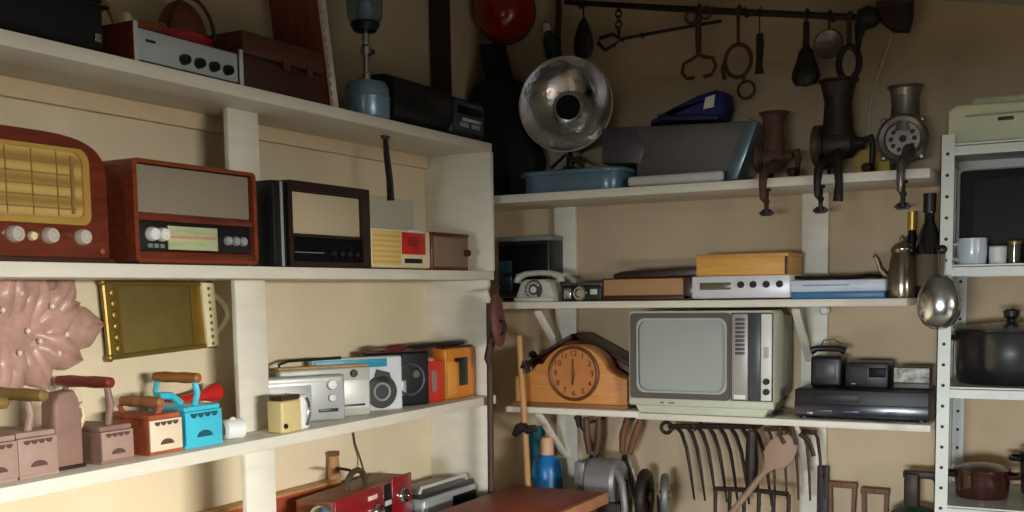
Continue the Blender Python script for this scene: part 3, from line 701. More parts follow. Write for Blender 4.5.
m = MB(); m.ring((-.022, -.012, -.022), .017, .004); m.ring((.022, -.012, -.016), .017, .004); m.build('eyes', RUSTIRON, o)
MB().tube([(0, -.012, -.03), (.0, -.012, -.08), (.001, -.012, -.135)], [.009, .010, .008], 8).build('shaft', RUSTIRON, o)
MB().tube([(-.012, -.012, -.195), (-.035, -.012, -.196), (-.05, -.012, -.178), (-.044, -.012, -.152), (-.022, -.012, -.144), (0, -.012, -.132), (.02, -.012, -.140), (.044, -.012, -.146), (.052, -.012, -.17), (.04, -.012, -.192), (.016, -.012, -.196)], .0055, 8).build('claw', RUSTIRON, o)
o = hung('ring_hook', 'brown iron ring with a smaller ring beneath hanging on a long hook', 'tool', -.90)
MB().tube([(0, .011, .004), (0, .008, .013), (0, -.004, .014), (0, -.013, .006), (0, -.012, -.05), (0, -.010, -.095)], .005, 7).build('hook', RUSTIRON, o)
MB().ring((0, -.012, -.141), .046, .006, (0, -1, 0), 30, 8, .82, 1).build('large_ring', RUSTIRON, o)
MB().tube([(-.036, -.016, -.13), (-.044, -.018, -.16), (-.038, -.016, -.19)], .006).build('side_lug', RUSTIRON, o)
MB().ring((.024, -.012, -.224), .024, .004).build('small_ring', RUSTIRON, o)
MB().cyl((.014, -.012, -.185), (.02, -.012, -.205), .005).build('link', RUSTIRON, o)
o = hung('file', 'slim dark tool dangling on a thin wire right of the brown ring', 'tool', -.839)
hook(o, .06, .0018)
MB().prism([(-.010, -.012, -.06), (.010, -.012, -.06), (.012, -.012, -.09), (.008, -.012, -.15), (.014, -.012, -.172), (-.013, -.012, -.172), (-.010, -.012, -.13)], (0, .008, 0), .002).build('blade', DARKIRON, o)
o = hung('ladle', 'black bell-shaped ladle hanging toward the right end of the rail', 'ladle', -.708)
hook(o, .03, .004)
MB().prism([(-.008, -.012, -.02), (.008, -.012, -.02), (.010, -.012, -.10), (-.010, -.012, -.10)], (0, .006, 0), .002).build('handle', DARKIRON, o)
MB().lathe([(.010, 0), (.020, .012), (.027, .04), (.038, .07), (.040, .085), (.030, .104), (0, .11)], (0, 0, -1), (0, -.012, -.088), 24, 1, .5).build('bowl', BLACK, o)
o = hung('skimmer', 'round pewter skimmer hanging between the black ladle and the oval loop', 'skimmer', -.646)
hook(o, .03, .003)
MB().cyl((0, -.008, -.02), (0, -.010, -.045), .004).build('handle', RUSTIRON, o)
MB().lathe([(0, .014), (.022, .010), (.036, 0), (.038, -.002), (.036, -.005), (.02, .003), (0, .007)], (0, 1, 0), (0, -.016, -.078), 28).build('disc', TIN, o)
MB().ring((0, -.016, -.078), .0375, .003).build('rim', RUSTIRON, o)
o = hung('stirrup', 'black oval iron loop on a strap hanging left of the end knob', 'stirrup', -.592)
MB().tube([(0, .011, .004), (0, .0, .013), (0, -.013, .004), (0, -.014, -.05), (0, -.012, -.09)], .007, 8, flat=.5).build('strap', LEATHER, o)
MB().ring((.0, -.012, -.125), .044, .009, (0, -1, 0), 28, 8, .62, 1).build('loop', BLACK, o)
o = hung('iron_spike', 'thin black spike hanging just left of the rail end knob', 'tool', -.566)
MB().tube([(0, .011, .004), (0, 0, .013), (0, -.013, .004), (.0, -.012, -.04), (-.004, -.012, -.11)], [.004, .004, .005, .012, .004], 8).build('shaft', BLACK, o)
MB().ell((.002, -.012, -.03), (.014, .008, .03)).build('head', BLACK, o)
o = thing('leather_pouch', 'dark brown leather pouch hanging at the top right end of the rail', 'pouch', (-.478, YW - .004, 2.262))
MB().prism([(-.045, -.008, .0), (.045, -.008, .0), (.045, -.008, -.05), (.036, -.008, -.085), (-.004, -.008, -.078), (-.03, -.008, -.055), (-.055, -.008, -.025)], (0, -.045, 0), .012, 3).build('body', mat('blackish_leather', (44, 24, 20), .6, var=.3), o)
MB().bx(-.046, .046, -.058, -.006, -.012, .004, .004).build('flap', mat('dark_maroon_leather', (52, 26, 24), .55), o)
MB().tube([(0, .003, .002), (0, -.012, .002)], .004).build('nail', DARKIRON, o)
o = MB().tube([(-.49, YW - .006, 2.185), (-.505, YW - .006, 2.14), (-.53, YW - .006, 2.07), (-.545, YW - .006, 2.00), (-.55, YW - .006, 1.86), (-.552, YW - .008, BT + .006)], .005, 7).build('cord', CORD)
tag(o, 'cream cord running down the wall from the leather pouch', 'cord')

# ================================================================== BACK TOP SHELF
o = thing('enamel_tray', 'blue-grey enamel tray beneath the silver dish on the top back shelf', 'tray', (-1.355, 2.985, BT))
pl = rrect(-.175, .172, -.115, .12, .06, 8)
MB().prism([(x * .93, y * .92, .0) for x, y in pl], (0, 0, .06), .004).build('body', BLUEGREY, o)
MB().prism([(x, y, .052) for x, y in pl], (0, 0, .014), .005).build('rim', BLUEGREY, o)
o = thing('reflector_heater', 'round dented silver dish reflector with a dark centre on a low foot', 'heater', (-1.395, 2.985, BT + .066))
MB().lathe([(0, 0), (.062, 0), (.064, .006), (.03, .014), (.012, .02), (.012, .05)]).build('foot', DARKIRON, o)
ax = Vector((.30, -1, .02)).normalized(); cdish = Vector((-.006, -.015, .203))
MB().lathe([(.034, -.066), (.06, -.058), (.10, -.032), (.134, .004), (.139, .012), (.1425, .012), (.139, .002), (.103, -.038), (.062, -.065), (.034, -.073)], ax, cdish, 48).build('dish', DISHMETAL, o)
MB().lathe([(.044, -.062), (.046, -.05), (.038, -.038), (.034, -.05), (.034, -.064)], ax, cdish, 32).build('centre_collar', CHROME, o)
MB().lathe([(0, -.052), (.034, -.052), (.035, -.08), (.022, -.10), (0, -.10)], ax, cdish, 28).build('socket', mat('matt_black_hole', (8, 8, 8), .9), o)
m = MB(); back = cdish - ax * .085
m.tube([Vector((0, 0, .045)), Vector((-.01, .02, .08)), back + Vector((0, .01, -.06)), back], .008, 8); m.build('neck', DARKIRON, o)
MB().tube([(-.055, -.02, .018), (0, -.035, .052), (.055, -.02, .018)], .006, 8).build('yoke', DARKIRON, o)

o = thing('metal_case', 'wide dull grey metal case with a slanted blue-grey end, under the navy cap', 'case', (-1.06, 2.965, BT))
MB().prism([(-.112, 0, .024), (.165, 0, .024), (.215, 0, .135), (.232, 0, .172), (-.225, 0, .19), (-.225, 0, .085), (-.116, 0, .078)], (0, .145, 0), .008, 2).build('body', GREYMETAL, o)
MB().prism([(.150, -.01, .012), (.190, -.01, .012), (.248, -.01, .165), (.225, -.01, .178), (.19, -.01, .12)], (0, .15, 0), .006, 2).build('end_bracket', mat('blue_grey_steel', (110, 132, 142), .3, .4, coat=.2), o)
MB().bx(-.115, .168, -.072, -.044, .006, .034, .010, 3).build('base_bar', mat('pale_plastic_bar', (214, 212, 204), .4, var=.05), o)
MB().bx(-.10, .15, -.045, .14, 0, .025, .003).build('plinth', mat('dark_grey_base', (56, 54, 54), .5), o)
MB().prism([(-.222, -.004, .088), (-.100, -.004, .078), (-.085, -.004, .12), (-.12, -.004, .180), (-.222, -.004, .186)], (0, .01, 0), .003).build('end_panel', mat('purple_grey_reflection', (98, 92, 100), .35, .5), o)  # plate painted as the purple-grey reflection on the left end
o = thing('cap', 'navy blue peaked cap with a white badge lying on the grey metal case', 'cap', (-1.012, 3.03, BT + .184))
MB().prism([(-.085, .055, .012), (.085, .055, .0), (.100, .055, .040), (.094, .055, .078), (.070, .055, .086), (.02, .055, .076), (-.05, .055, .050), (-.100, .055, .030)], (0, -.115, 0), .022, 4).build('crown', NAVY, o)
MB().prism([(-.100, .048, .012), (.083, .048, -.001), (.087, .048, .014), (-.098, .048, .030)], (0, -.112, 0), .006, 2).build('band', mat('dark_navy_peak', (18, 22, 52), .5), o)
MB().prism([(-.080, -.064, .012), (-.080, .046, .012), (-.110, .040, .008), (-.130, .012, .004), (-.134, -.02, .003), (-.120, -.052, .006), (-.10, -.064, .009)], (0, 0, .012), .004).build('peak', NAVY, o)
MB().prism([(.040, -.058, .032), (.070, -.058, .036), (.074, -.058, .070), (.046, -.058, .064)], (0, -.005, 0), .001).build('badge', WHITE, o)

def grinder(label, X, Y, k, hop, bodym, clampdx=-.01, facing='side', hop_r=.052, crank_down=True):
    o = thing('meat_grinder', label, 'meat grinder', (X, Y, BT), 0, 'cast iron meat grinders on the top back shelf')
    zc = .085 * k
    dy = YF - Y
    # hopper
    z0 = zc + .02 * k; zt = hop
    MB().lathe([(.040 * k, 0), (.036 * k, (zt - z0) * .35), (.034 * k, (zt - z0) * .6), (hop_r * .82, (zt - z0) * .92), (hop_r, zt - z0 - .004), (hop_r, zt - z0), (hop_r - .005, zt - z0), (.030 * k, (zt - z0) * .5), (0, (zt - z0) * .3)], (0, 0, 1), (0, 0, z0), 26).build('hopper', TIN if facing == 'front' else bodym, o)
    if facing == 'front':
        MB().lathe([(0, .08), (.045 * k, .07), (.052 * k, .03), (.056 * k, 0), (.056 * k, -.03), (0, -.03)], (0, 1, 0), (0, 0, zc), 28).build('barrel', bodym, o)
        MB().lathe([(.056 * k, 0), (.062 * k, .004), (.062 * k, .020), (.054 * k, .026), (.044 * k, .022), (.044 * k, 0)], (0, -1, 0), (0, -.028, zc), 28).build('ring_nut', TIN, o)
        m = MB().disc((0, -.028, zc), .045 * k, .008); m.build('face_plate', TIN, o)
        m = MB()
        for q in range(10): m.disc((.028 * k * cos(q * .628), -.0355, zc + .028 * k * sin(q * .628)), .006 * k, .002, 10)
        m.disc((0, -.0355, zc), .009 * k, .003, 12); m.build('plate_holes', DARKIRON, o)
        m = MB()
        for q in range(4): m.box((.064 * k * cos(q * 1.57 + .78), -.038, zc + .064 * k * sin(q * 1.57 + .78)), (.016, .016, .016), .004)
        m.build('nut_lug', TIN, o)
    else:
        MB().lathe([(0, -.062 * k), (.040 * k, -.062 * k), (.046 * k, -.056 * k), (.046 * k, -.034 * k), (.038 * k, -.03 * k), (.041 * k, 0), (.034 * k, .035 * k), (.016 * k, .05 * k), (.012 * k, .066 * k), (0, .066 * k)], (1, 0, 0), (0, 0, zc), 26).build('barrel', bodym, o)
        MB().lathe([(.047 * k, 0), (.052 * k, .003), (.052 * k, .018 * k), (.047 * k, .02 * k)], (1, 0, 0), (-.060 * k, 0, zc), 26).build('ring_nut', RUSTIRON, o)
        if crank_down:
            MB().tube([(.066 * k, 0, zc + .006), (.080 * k, 0, zc + .012), (.086 * k, -.002, zc - .01), (.084 * k, -.004, max(.02, zc - .085 * k))], [.010, .010, .008, .007], 8).build('crank_arm', bodym, o)
            MB().lathe([(.010, 0), (.014, .012), (.012, .035), (.006, .04)], (-.3, -1, 0), (.084 * k, -.004, max(.02, zc - .075 * k)), 14).build('crank_handle', DARKWOOD, o)
    # legs and clamp gripping the board's front edge
    cx = clampdx
    MB().tube([(.012, -.01, zc - .02), (cx * .5 + .012, dy * .45, zc * .50), (cx, dy * .85, .024), (cx, dy - .012, .010), (cx, dy - .022, -.02), (cx, dy - .018, -.052), (cx + .004, dy + .01, -.062)], [.020, .016, .014, .012, .010, .009, .008], 10).build('clamp_leg', bodym, o)
    MB().tube([(-.012, .02, zc - .02), (-.02, .035, .03), (-.022, .03, .004)], [.018, .014, .012], 10).build('rear_leg', bodym, o)
    MB().lathe([(.012, 0), (.012, .006), (.006, .007), (.006, .055), (.010, .056), (.010, .066), (.0, .068)], (0, 0, -1), (cx, dy + .02, -.026), 12).build('clamp_screw', DARKIRON, o)
    MB().prism([(cx - .022, dy + .018, -.09), (cx - .010, dy + .018, -.08), (cx + .010, dy + .018, -.08), (cx + .022, dy + .018, -.09), (cx + .012, dy + .018, -.098), (cx - .012, dy + .018, -.098)], (0, .005, 0), .001).build('wing_nut', DARKIRON, o)
    return o
grinder('smallest brown cast iron meat grinder next to the grey metal case', -.768, 2.955, .78, .187, RUSTIRON, .004, hop_r=.040)
o = grinder('tallest dark meat grinder with a flared hopper, middle of the three', -.600, 2.97, 1.05, .258, DARKIRON, -.022, hop_r=.053)
MB().tube([(.018, -.10, .05), (.028, -.132, .012), (.033, -.142, -.03), (.030, -.140, -.072)], [.008, .011, .010, .013], 10).build('spare_crank', DARKIRON, o)
grinder('tin-coloured meat grinder with a round face plate, rightmost of the three', -.430, 2.97, 1.02, .225, TIN, .012, 'front', .046)
o = thing('cardboard_box', 'low yellow card box behind the tallest meat grinder', 'box', (-.515, 3.075, BT))
MB().bx(-.06, .035, -.02, .03, 0, .078, .002).build('body', CARD, o); MB().bx(-.062, .037, -.022, .032, .07, .081, .001).build('lid', CARD, o)

# ================================================================== BACK MIDDLE SHELF
o = thing('appliance', 'tall black boxy appliance behind the grey telephone on the middle back shelf', 'appliance', (-1.575, 3.005, BM_))
MB().bx(-.09, .093, 0, .118, .012, .198, .008, 3).build('body', BLACK, o)
MB().bx(-.092, .095, -.002, .119, .190, .206, .003).build('lid', mat('grey_lid', (120, 124, 120)), o)
MB().bx(-.086, .089, -.004, .003, .03, .18, .003).build('front_door', DARKSCREEN, o)
plate(o, 'side_panel', mat('teal_highlight', (40, 66, 80), .2, coat=.5), -.084, -.035, .035, .13, -.004, .004)  # plate painted as the teal highlight on the black front
for x in (-.07, .073): MB().bx(x - .012, x + .012, .015, .105, 0, .014, .002).build('foot', BLACK, o)

o = thing('dial_telephone', 'pale grey rotary telephone on the middle back shelf', 'telephone', (-1.468, 2.875, BM_))
MB().prism([(-.074, 0, 0), (.074, 0, 0), (.078, 0, .022), (.058, 0, .07), (.04, 0, .082), (-.04, 0, .082), (-.058, 0, .07), (-.078, 0, .022)], (0, .10, 0), .008, 3).build('body', mat('pale_grey_bakelite', (190, 190, 176), .35, coat=.3), o)
MB().bx(-.08, .08, -.018, .10, 0, .018, .006).build('base', mat('pale_grey_bakelite', (190, 190, 176)), o)
d0 = (0, -.002, .045)
MB().disc(d0, .035, .006, 30).build('dial', mat('dark_dial', (62, 62, 60), .4), o)
m = MB()
for q in range(10):
    a = radians(40 + q * 28); m.disc((.025 * cos(a), -.0078, .045 + .025 * sin(a)), .0055, .0015, 12)
m.build('finger_holes', SILVER, o)
MB().disc((0, -.008, .045), .012, .003, 20).build('dial_centre', SILVERLT, o)
MB().tube([(-.088, .04, .072), (-.085, .04, .092), (-.05, .04, .104), (0, .04, .107), (.05, .04, .104), (.085, .04, .092), (.088, .04, .072)], [.018, .015, .011, .010, .011, .015, .018], 12).build('handset', mat('pale_grey_bakelite', (190, 190, 176)), o)
o.scale = (.82, .82, .82)

o = thing('film_camera', 'small black and silver camera right of the grey telephone', 'camera', (-1.323, 2.895, BM_))
MB().bx(-.066, .066, 0, .045, 0, .05, .006, 3).build('body', BLACK, o)
MB().bx(-.066, .066, .002, .043, .042, .055, .003).build('top_plate', mat('dark_silver', (96, 96, 98), .35, .6), o)
MB().lathe([(.022, 0), (.022, .012), (.018, .018), (.014, .018), (.010, .010), (0, .010)], (0, -1, 0), (.0, 0, .024), 22).build('lens', CHROME, o)
plate(o, 'silver_panel', CHROME, -.055, -.032, .006, .04); plate(o, 'viewfinder', SILVERLT, .03, .052, .02, .036)

o = thing('table_radio', 'beige-fronted wooden radio with a dark lid on the middle back shelf', 'radio', (-1.118, 2.893, BM_))
MB().bx(-.138, .138, .002, .18, 0, .066, .004).build('cabinet', MAHOG, o)
plate(o, 'front_cloth', BEIGEFRONT, -.130, .112, .016, .062, .002, .004)
plate(o, 'side_strip', DARKWOOD, .114, .134, .004, .062, .002, .004)
MB().bx(-.134, .134, -.002, .003, .002, .014, .002).build('bottom_rail', DARKWOOD, o)
MB().prism([(-.105, .01, .066), (.148, .01, .068), (.148, .01, .092), (-.075, .01, .086), (-.105, .01, .078)], (0, .17, 0), .003).build('lid', EBONY, o)

o = thing('receiver', 'white stereo receiver with olive display and four black knobs', 'receiver', (-.838, 2.882, BM_))
MB().bx(-.138, .136, .002, .18, .004, .066, .004).build('body', WHITE, o)
plate(o, 'face_plate', mat('white_silver_panel', (222, 222, 226), .35, .1, var=.03), -.137, .135, .006, .065, .002, .004)
plate(o, 'display', LCD, -.115, -.026, .028, .048, -.002, .0015)
for x in (.002, .036, .072, .108): knob(o, x, .041, .0095, BLACK, y=-.002, d=.010)
for x in (-.11, .11): MB().cyl((x, .03, 0), (x, .03, .006), .012).build('foot', BLACK, o)
o = thing('wooden_box', 'ochre wooden box lying on top of the white receiver', 'box', (-.838, 2.886, BM_ + .066))
MB().bx(-.128, .128, 0, .17, 0, .054, .004).build('body', ORANGEBOX, o)
MB().bx(-.130, .130, -.002, .172, .048, .060, .003).build('lid', mat('ochre_lid', (206, 150, 76), .5, var=.12), o)
plate(o, 'end_panel', DARKWOOD, .120, .128, .002, .05, .0, .002)

o = thing('disc_player', 'flat white and blue player right of the white receiver', 'player', (-.580, 2.884, BM_))
MB().bx(-.122, .122, 0, .17, .018, .050, .005).build('body', PALEBLUE, o)
MB().bx(-.120, .120, .001, .168, 0, .020, .004).build('base', BLUE, o)
plate(o, 'tray_slot', mat('grey_slot', (150, 160, 170), .4), -.09, .03, .034, .038, 0, .001)
MB().tube([(-.13, .05, .058), (-.06, .04, .056), (.02, .05, .055), (.07, .06, .060), (.10, .08, .058)], .005, 8).build('cable', BLACK, o)

o = thing('coffee_pot', 'tarnished metal coffee pot right of the white and blue player', 'coffee pot', (-.424, 2.92, BM_))
MB().lathe([(0, 0), (.036, 0), (.038, .006), (.036, .04), (.032, .09), (.027, .115), (.030, .12), (.030, .126), (.02, .138), (.006, .145), (.008, .155), (0, .162)]).build('body', mat('tarnished_pewter', (146, 138, 122), .22, .95, var=.2), o)
MB().tube([(-.03, 0, .05), (-.052, -.004, .075), (-.062, -.006, .105), (-.07, -.008, .112)], [.010, .008, .006, .006], 8).build('spout', mat('tarnished_pewter', (150, 138, 110)), o)
MB().tube([(.028, 0, .11), (.05, 0, .11), (.055, 0, .07), (.034, 0, .03)], .005, 8).build('handle', BLACK, o)
def bottle(label, x, y, h, r, m, capm, neck=.4):
    o = thing('bottle', label, 'bottle', (x, y, BM_), 0, 'bottles at the right end of the middle back shelf')
    MB().lathe([(0, 0), (r * .95, 0), (r, .006), (r, h * (1 - neck) - .02), (r * .8, h * (1 - neck) + .01), (r * .42, h * (1 - neck) + .04), (r * .38, h - .025), (r * .46, h - .02), (r * .46, h), (0, h)]).build('glass', m, o)
    MB().lathe([(r * .50, h - .045), (r * .50, h + .003), (0, h + .004)]).build('cap', capm, o)
    MB().lathe([(r * 1.01, h * .12), (r * 1.01, h * .42)]).build('paper_label', mat('dull_label', (96, 84, 66), .7, var=.2), o)
bottle('tall dark bottle with a black neck against the steel rack', -.362, 2.935, .262, .032, GLASSDK, BLACK, .42)
bottle('dark bottle with a gold top just behind the coffee pot', -.412, 3.00, .222, .026, GLASSDK, mat('gold_foil', (206, 168, 80), .35, .7), .42)

# ================================================================== BACK LOWER SHELF
o = thing('mantel_clock', 'honey wood mantel clock with a curved top and round dial', 'clock', (-1.362, 2.893, BL))
cp = [(-.186, .0), (.184, 0), (.184, .088), (.150, .098), (.120, .115)]
cp += [(.012 + .118 * cos(radians(a)), .070 + .118 * sin(radians(a))) for a in range(30, 155, 8)]
cp += [(-.108, .128), (-.135, .105), (-.160, .094), (-.186, .088)]
MB().prism(xz(cp, 0), (0, .085, 0), .004, 2).build('case', OAK, o)
MB().bx(-.190, .188, -.008, .09, 0, .012, .003).build('plinth', mat('brown_plinth', (140, 88, 46), .45, var=.2), o)
MB().ring((.014, -.001, .102), .078, .006, (0, -1, 0), 40).build('dial_rim', mat('bronze_rim', (112, 70, 40), .4, .3), o)
MB().disc((.014, 0, .102), .076, .003, 40).build('dial', mat('tan_dial', (192, 122, 66), .45, var=.1), o)
m = MB()
for q in range(12):
    a = radians(90 - 30 * (q + 1)); x = .014 + .060 * cos(a); z = .102 + .060 * sin(a)
    m.text(str(q + 1), .024, Matrix.Translation((x, -.0035, z)) @ Matrix.Rotation(pi / 2, 4, 'X'), .0006)
m.build('numerals', mat('dark_brown_numerals', (62, 34, 20), .5), o)
m = MB().tube([(.014, -.006, .098), (.013, -.006, .146)], .0018, 6); m.build('minute_hand', BLACK, o)
MB().tube([(.015, -.0055, .108), (.011, -.0055, .068)], .0026, 6).build('hour_hand', BLACK, o)
MB().disc((.014, -.004, .102), .006, .004).build('centre_cap', BRASS, o)
for x in (-.172, -.156): MB().bx(x - .005, x + .005, -.003, .002, .014, .084, .001).build('pilaster', mat('light_honey', (220, 158, 92), .45), o)


o = thing('mantel_clock', 'dark brown peaked clock case behind the honey wood clock', 'clock', (-1.385, 3.01, BL))
MB().prism(xz([(-.165, 0), (.17, 0), (.17, .12), (.02, .195), (-.035, .195), (-.165, .12)], 0), (0, .09, 0), .003).build('case', MAHOG, o)
for s in (-1, 1):
    x0, x1 = ((.0, .195) if s > 0 else (-.02, -.195))
    MB().prism(xz([(x0, .216), (x1, .118), (x1, .106), (x0, .204)], -.012), (0, .11, 0), .002).build('roof_board', DARKWOOD, o)
MB().ell((-.155, -.012, .150), (.014, .012, .012)).build('finial', BLACK, o)

o = thing('television', 'portable television with grey screen, silver button panel and pale green-grey body', 'television', (-.947, 2.862, BL - .004))
w0, w1, zt0 = -.212, .208, .292
MB().prism(xz(rrect(w0, w1, .034, zt0, .012, 4), .0), (0, .10, 0), .004).build('cabinet', TVGREY, o)
m = MB()
fr = [(p[0], p[1]) for p in rrect(w0 + .004, w1 - .004, .036, zt0 - .004, .012, 4)]
vsf = [m.bm.verts.new((x, .098, z)) for x, z in fr]
vsb = [m.bm.verts.new((x * .985, .225, .16 + (z - .16) * .90)) for x, z in fr]
for i in range(len(fr)):
    j = (i + 1) % len(fr); m.bm.faces.new((vsf[i], vsf[j], vsb[j], vsb[i]))
m.bm.faces.new(vsf); m.bm.faces.new(vsb)
m.build('rear_shell', mat('green_grey_shell', (150, 152, 134), .55, var=.05), o)
MB().prism([(w0 + .03, .006, 0), (w1 - .03, .006, 0), (w1 - .008, .006, .036), (w0 + .008, .006, .036)], (0, .17, 0), .003).build('pedestal', TVGREY, o)
MB().bx(w0, w1, -.004, .02, .022, .046, .006).build('lower_lip', TVGREY, o)
zb, zs = .044, .286
out = rrect(w0 + .008, .088, zb, zs, .010); inn = rrect(w0 + .034, .076, zb + .022, zs - .020, .026)
MB().hole_frame(out, inn, -.010, .004).build('screen_bezel', TVBEZEL, o)
o1 = rrect(w0 + .028, .080, zb + .017, zs - .014, .024)
MB().hole_frame(o1, inn, -.0115, -.004).build('bezel_trim', SILVER, o)
m = MB(); nx, nz = 20, 16
x0, x1, z0, z1 = w0 + .030, .078, zb + .018, zs - .016
grid = [[m.bm.verts.new((x0 + (x1 - x0) * i / nx, -.0005 - .0075 * (1 - .5 * (2 * i / nx - 1) ** 2 - .5 * (2 * j / nz - 1) ** 2), z0 + (z1 - z0) * j / nz)) for j in range(nz + 1)] for i in range(nx + 1)]
for i in range(nx):
    for j in range(nz): m.bm.faces.new((grid[i][j], grid[i + 1][j], grid[i + 1][j + 1], grid[i][j + 1]))
m.build('screen', SCREEN, o)
MB().bx(.090, .206, -.006, .002, zb, zs, .003).build('control_panel', TVBEZEL, o)
plate(o, 'channel_strip', mat('grey_silver_strip', (168, 164, 160), .4, .2, var=.04), .095, .138, zb + .004, zs - .004, -.006, .004)
m = MB()
for q in range(9): m.bx(.104, .130, -.0125, -.009, zs - .022 - q * .0115, zs - .0145 - q * .0115, .0008)
m.build('channel_buttons', mat('dark_buttons', (70, 68, 66), .4), o)
plate(o, 'badge', WHITE, .100, .132, zb + .006, zb + .018, -.010, .0015)
plate(o, 'dark_strip', mat('charcoal_strip', (62, 66, 72), .35), .141, .172, zb + .002, zs - .002, -.006, .003)
plate(o, 'knob_strip', mat('white_strip', (224, 224, 216), .4, var=.03), .175, .203, zb + .004, zs - .004, -.006, .004)
plate(o, 'meter', mat('pale_grey_meter', (176, 176, 168), .4), .182, .196, zb + .12, zb + .15, -.010, .001)
for z in (zb + .028, zb + .056): knob(o, .190, z, .009, BLACK, y=-.010, d=.010)
plate(o, 'logo', mat('dull_red_mark', (140, 84, 70), .5), -.116, -.104, .030, .0345, -.004, .001); plate(o, 'logo', mat('dull_grey_mark', (120, 120, 110), .5), -.090, -.072, .030, .0345, -.004, .001)
for x in (w0 + .03, w1 - .03):
    MB().bx(x - .02, x + .02, .03, .13, -.0, .006).build('foot', BLACK, o)

o = thing('video_recorder', 'flat black video recorder right of the television', 'video recorder', (-.520, 2.884, BL - .004))
MB().bx(-.170, .172, .004, .20, .006, .080, .004).build('body', mat('black_metal_case', (24, 24, 28), .45, .2, var=.15), o)
plate(o, 'front_panel', mat('blue_black_panel', (26, 28, 44), .25, coat=.4), -.169, .171, .008, .042, .004, .004)
plate(o, 'tape_slot', mat('slot_black', (10, 10, 12), .5), -.12, .0, .048, .068, .004, .002)
for x in (-.11, -.04, .07): plate(o, 'button_row', mat('dull_blue_marks', (74, 80, 110), .35), x, x + .04, .020, .026, 0, .0015)
plate(o, 'badge', SILVER, -.135, -.120, .014, .019, 0, .001)
for x in (-.15, .15): MB().cyl((x, .03, 0), (x, .03, .008), .012).build('foot', BLACK, o)
o = thing('desk_telephone', 'black block-shaped telephone on the video recorder, nearest the television', 'telephone', (-.622, 2.955, BL + .076))
MB().bx(-.042, .042, 0, .08, 0, .085, .010, 3).build('body', BLACK, o)
MB().tube([(-.045, .03, .098), (-.03, .03, .104), (.03, .03, .104), (.045, .03, .098)], [.012, .009, .009, .012], 10).build('handset', BLACK, o)
plate(o, 'keypad', mat('dark_grey_keys', (50, 50, 54), .4), -.026, .026, .02, .07)
MB().tube([(-.03, .06, .10), (-.02, .06, .125), (.01, .06, .128), (.03, .06, .115)], .0025, 6).build('cord', mat('grey_cord', (96, 98, 90), .5), o)
o = thing('clock_radio', 'black rectangular clock radio in the middle of the video recorder', 'radio', (-.515, 2.955, BL + .076))
MB().bx(-.056, .056, 0, .09, 0, .070, .006).build('body', BLACK, o)
plate(o, 'speaker', mat('dark_mesh', (40, 40, 44), .6), -.046, .0, .012, .058); plate(o, 'display', DARKSCREEN, .006, .05, .03, .056)
plate(o, 'badge', SILVER, -.04, -.028, .010, .016)
o = thing('cassette_box', 'small box with a black and white patterned front at the right end of the recorder', 'box', (-.402, 2.965, BL + .076))
MB().bx(-.046, .046, 0, .05, 0, .058, .003).build('body', BLACK, o)
plate(o, 'patterned_front', mat('black_white_pattern', (40, 40, 40), .5, c2=(226, 226, 216), scale=38, stretch=(1, 1, 1.4)), -.044, .044, .018, .056)
plate(o, 'lower_strip', GREYMETAL, -.044, .044, .003, .015)

# ================================================================== STEEL RACK
o = thing('steel_rack', 'pale steel rack with perforated angle posts at the right of the photo', 'rack', (-.305, 2.75, 0))
RX0, RX1, RY1 = -.012, .86, .36
SZ = (.967, 1.257, 1.549, 1.833)
for x, y, sx, sy in ((RX0, 0, 1, 1), (RX0, RY1, 1, -1), (RX1, 0, -1, 1), (RX1, RY1, -1, -1)):
    m = MB(); m.bx(x, x + sx * .031, y, y + sy * .0025, 0, 1.855); m.bx(x, x + sx * .0025, y, y + sy * .031, 0, 1.855)
    p = m.build('post', STEEL, o)
    m = MB(); z = .06
    while z < 1.84:
        m.disc((x + sx * .016, y - (.0008 if sy > 0 else -.0005) - (0 if sy > 0 else .003), z), .0042, .0006, 10, (0, -1, 0))
        m.disc((x + sx * .0005 - .001, y + sy * .016, z), .0042, .0006, 10, (-1, 0, 0)); z += .05
    m.build('bolt_hole', mat('dark_hole', (56, 58, 54), .8), p)
for z in SZ:
    m = MB(); m.bx(RX0 + .003, RX1 - .003, .003, RY1 - .003, z - .006, z)
    m.bx(RX0 + .003, RX1 - .003, .003, .006, z - .027, z - .004); m.bx(RX0 + .003, RX1 - .003, RY1 - .006, RY1 - .003, z - .027, z - .004)
    m.bx(RX0 + .003, RX0 + .006, .003, RY1 - .003, z - .027, z - .004)
    m.build('shelf', STEEL, o)
o = thing('typewriter_case', 'pale green-cream machine case with a dark slot on top of the steel rack', 'case', (-.13, 2.80, SZ[3]))
MB().prism([(-.178, 0, .004), (.19, 0, .004), (.19, 0, .092), (-.160, 0, .098), (-.178, 0, .085)], (0, .24, 0), .008, 3).build('body', PALEGREEN, o)
MB().bx(-.13, .19, .03, .2, .09, .115, .008, 3).build('lid', PALEGREEN, o)
plate(o, 'slot', BLACK, -.068, -.034, .052, .060); MB().bx(-.14, .185, -.004, .002, .066, .070, .001).build('seam', mat('grey_green_seam', (150, 156, 130), .5), o)
for x in (-.15, .15): MB().cyl((x, .03, 0), (x, .03, .006), .012).build('foot', BLACK, o)
o = thing('monitor', 'black screen set standing behind the mug on the steel rack', 'monitor', (-.08, 2.935, SZ[2]))
MB().bx(-.21, .24, .004, .16, .006, .238, .010, 3).build('cabinet', BLACK, o)
MB().hole_frame(rrect(-.21, .24, .008, .236, .010), rrect(-.18, .20, .05, .215, .02), -.006, .006).build('bezel', SOFTBLACK, o)
MB().bx(-.185, .205, .0, .006, .045, .22).build('screen', DARKSCREEN, o)
MB().bx(-.15, .18, .02, .12, 0, .008).build('base', BLACK, o)
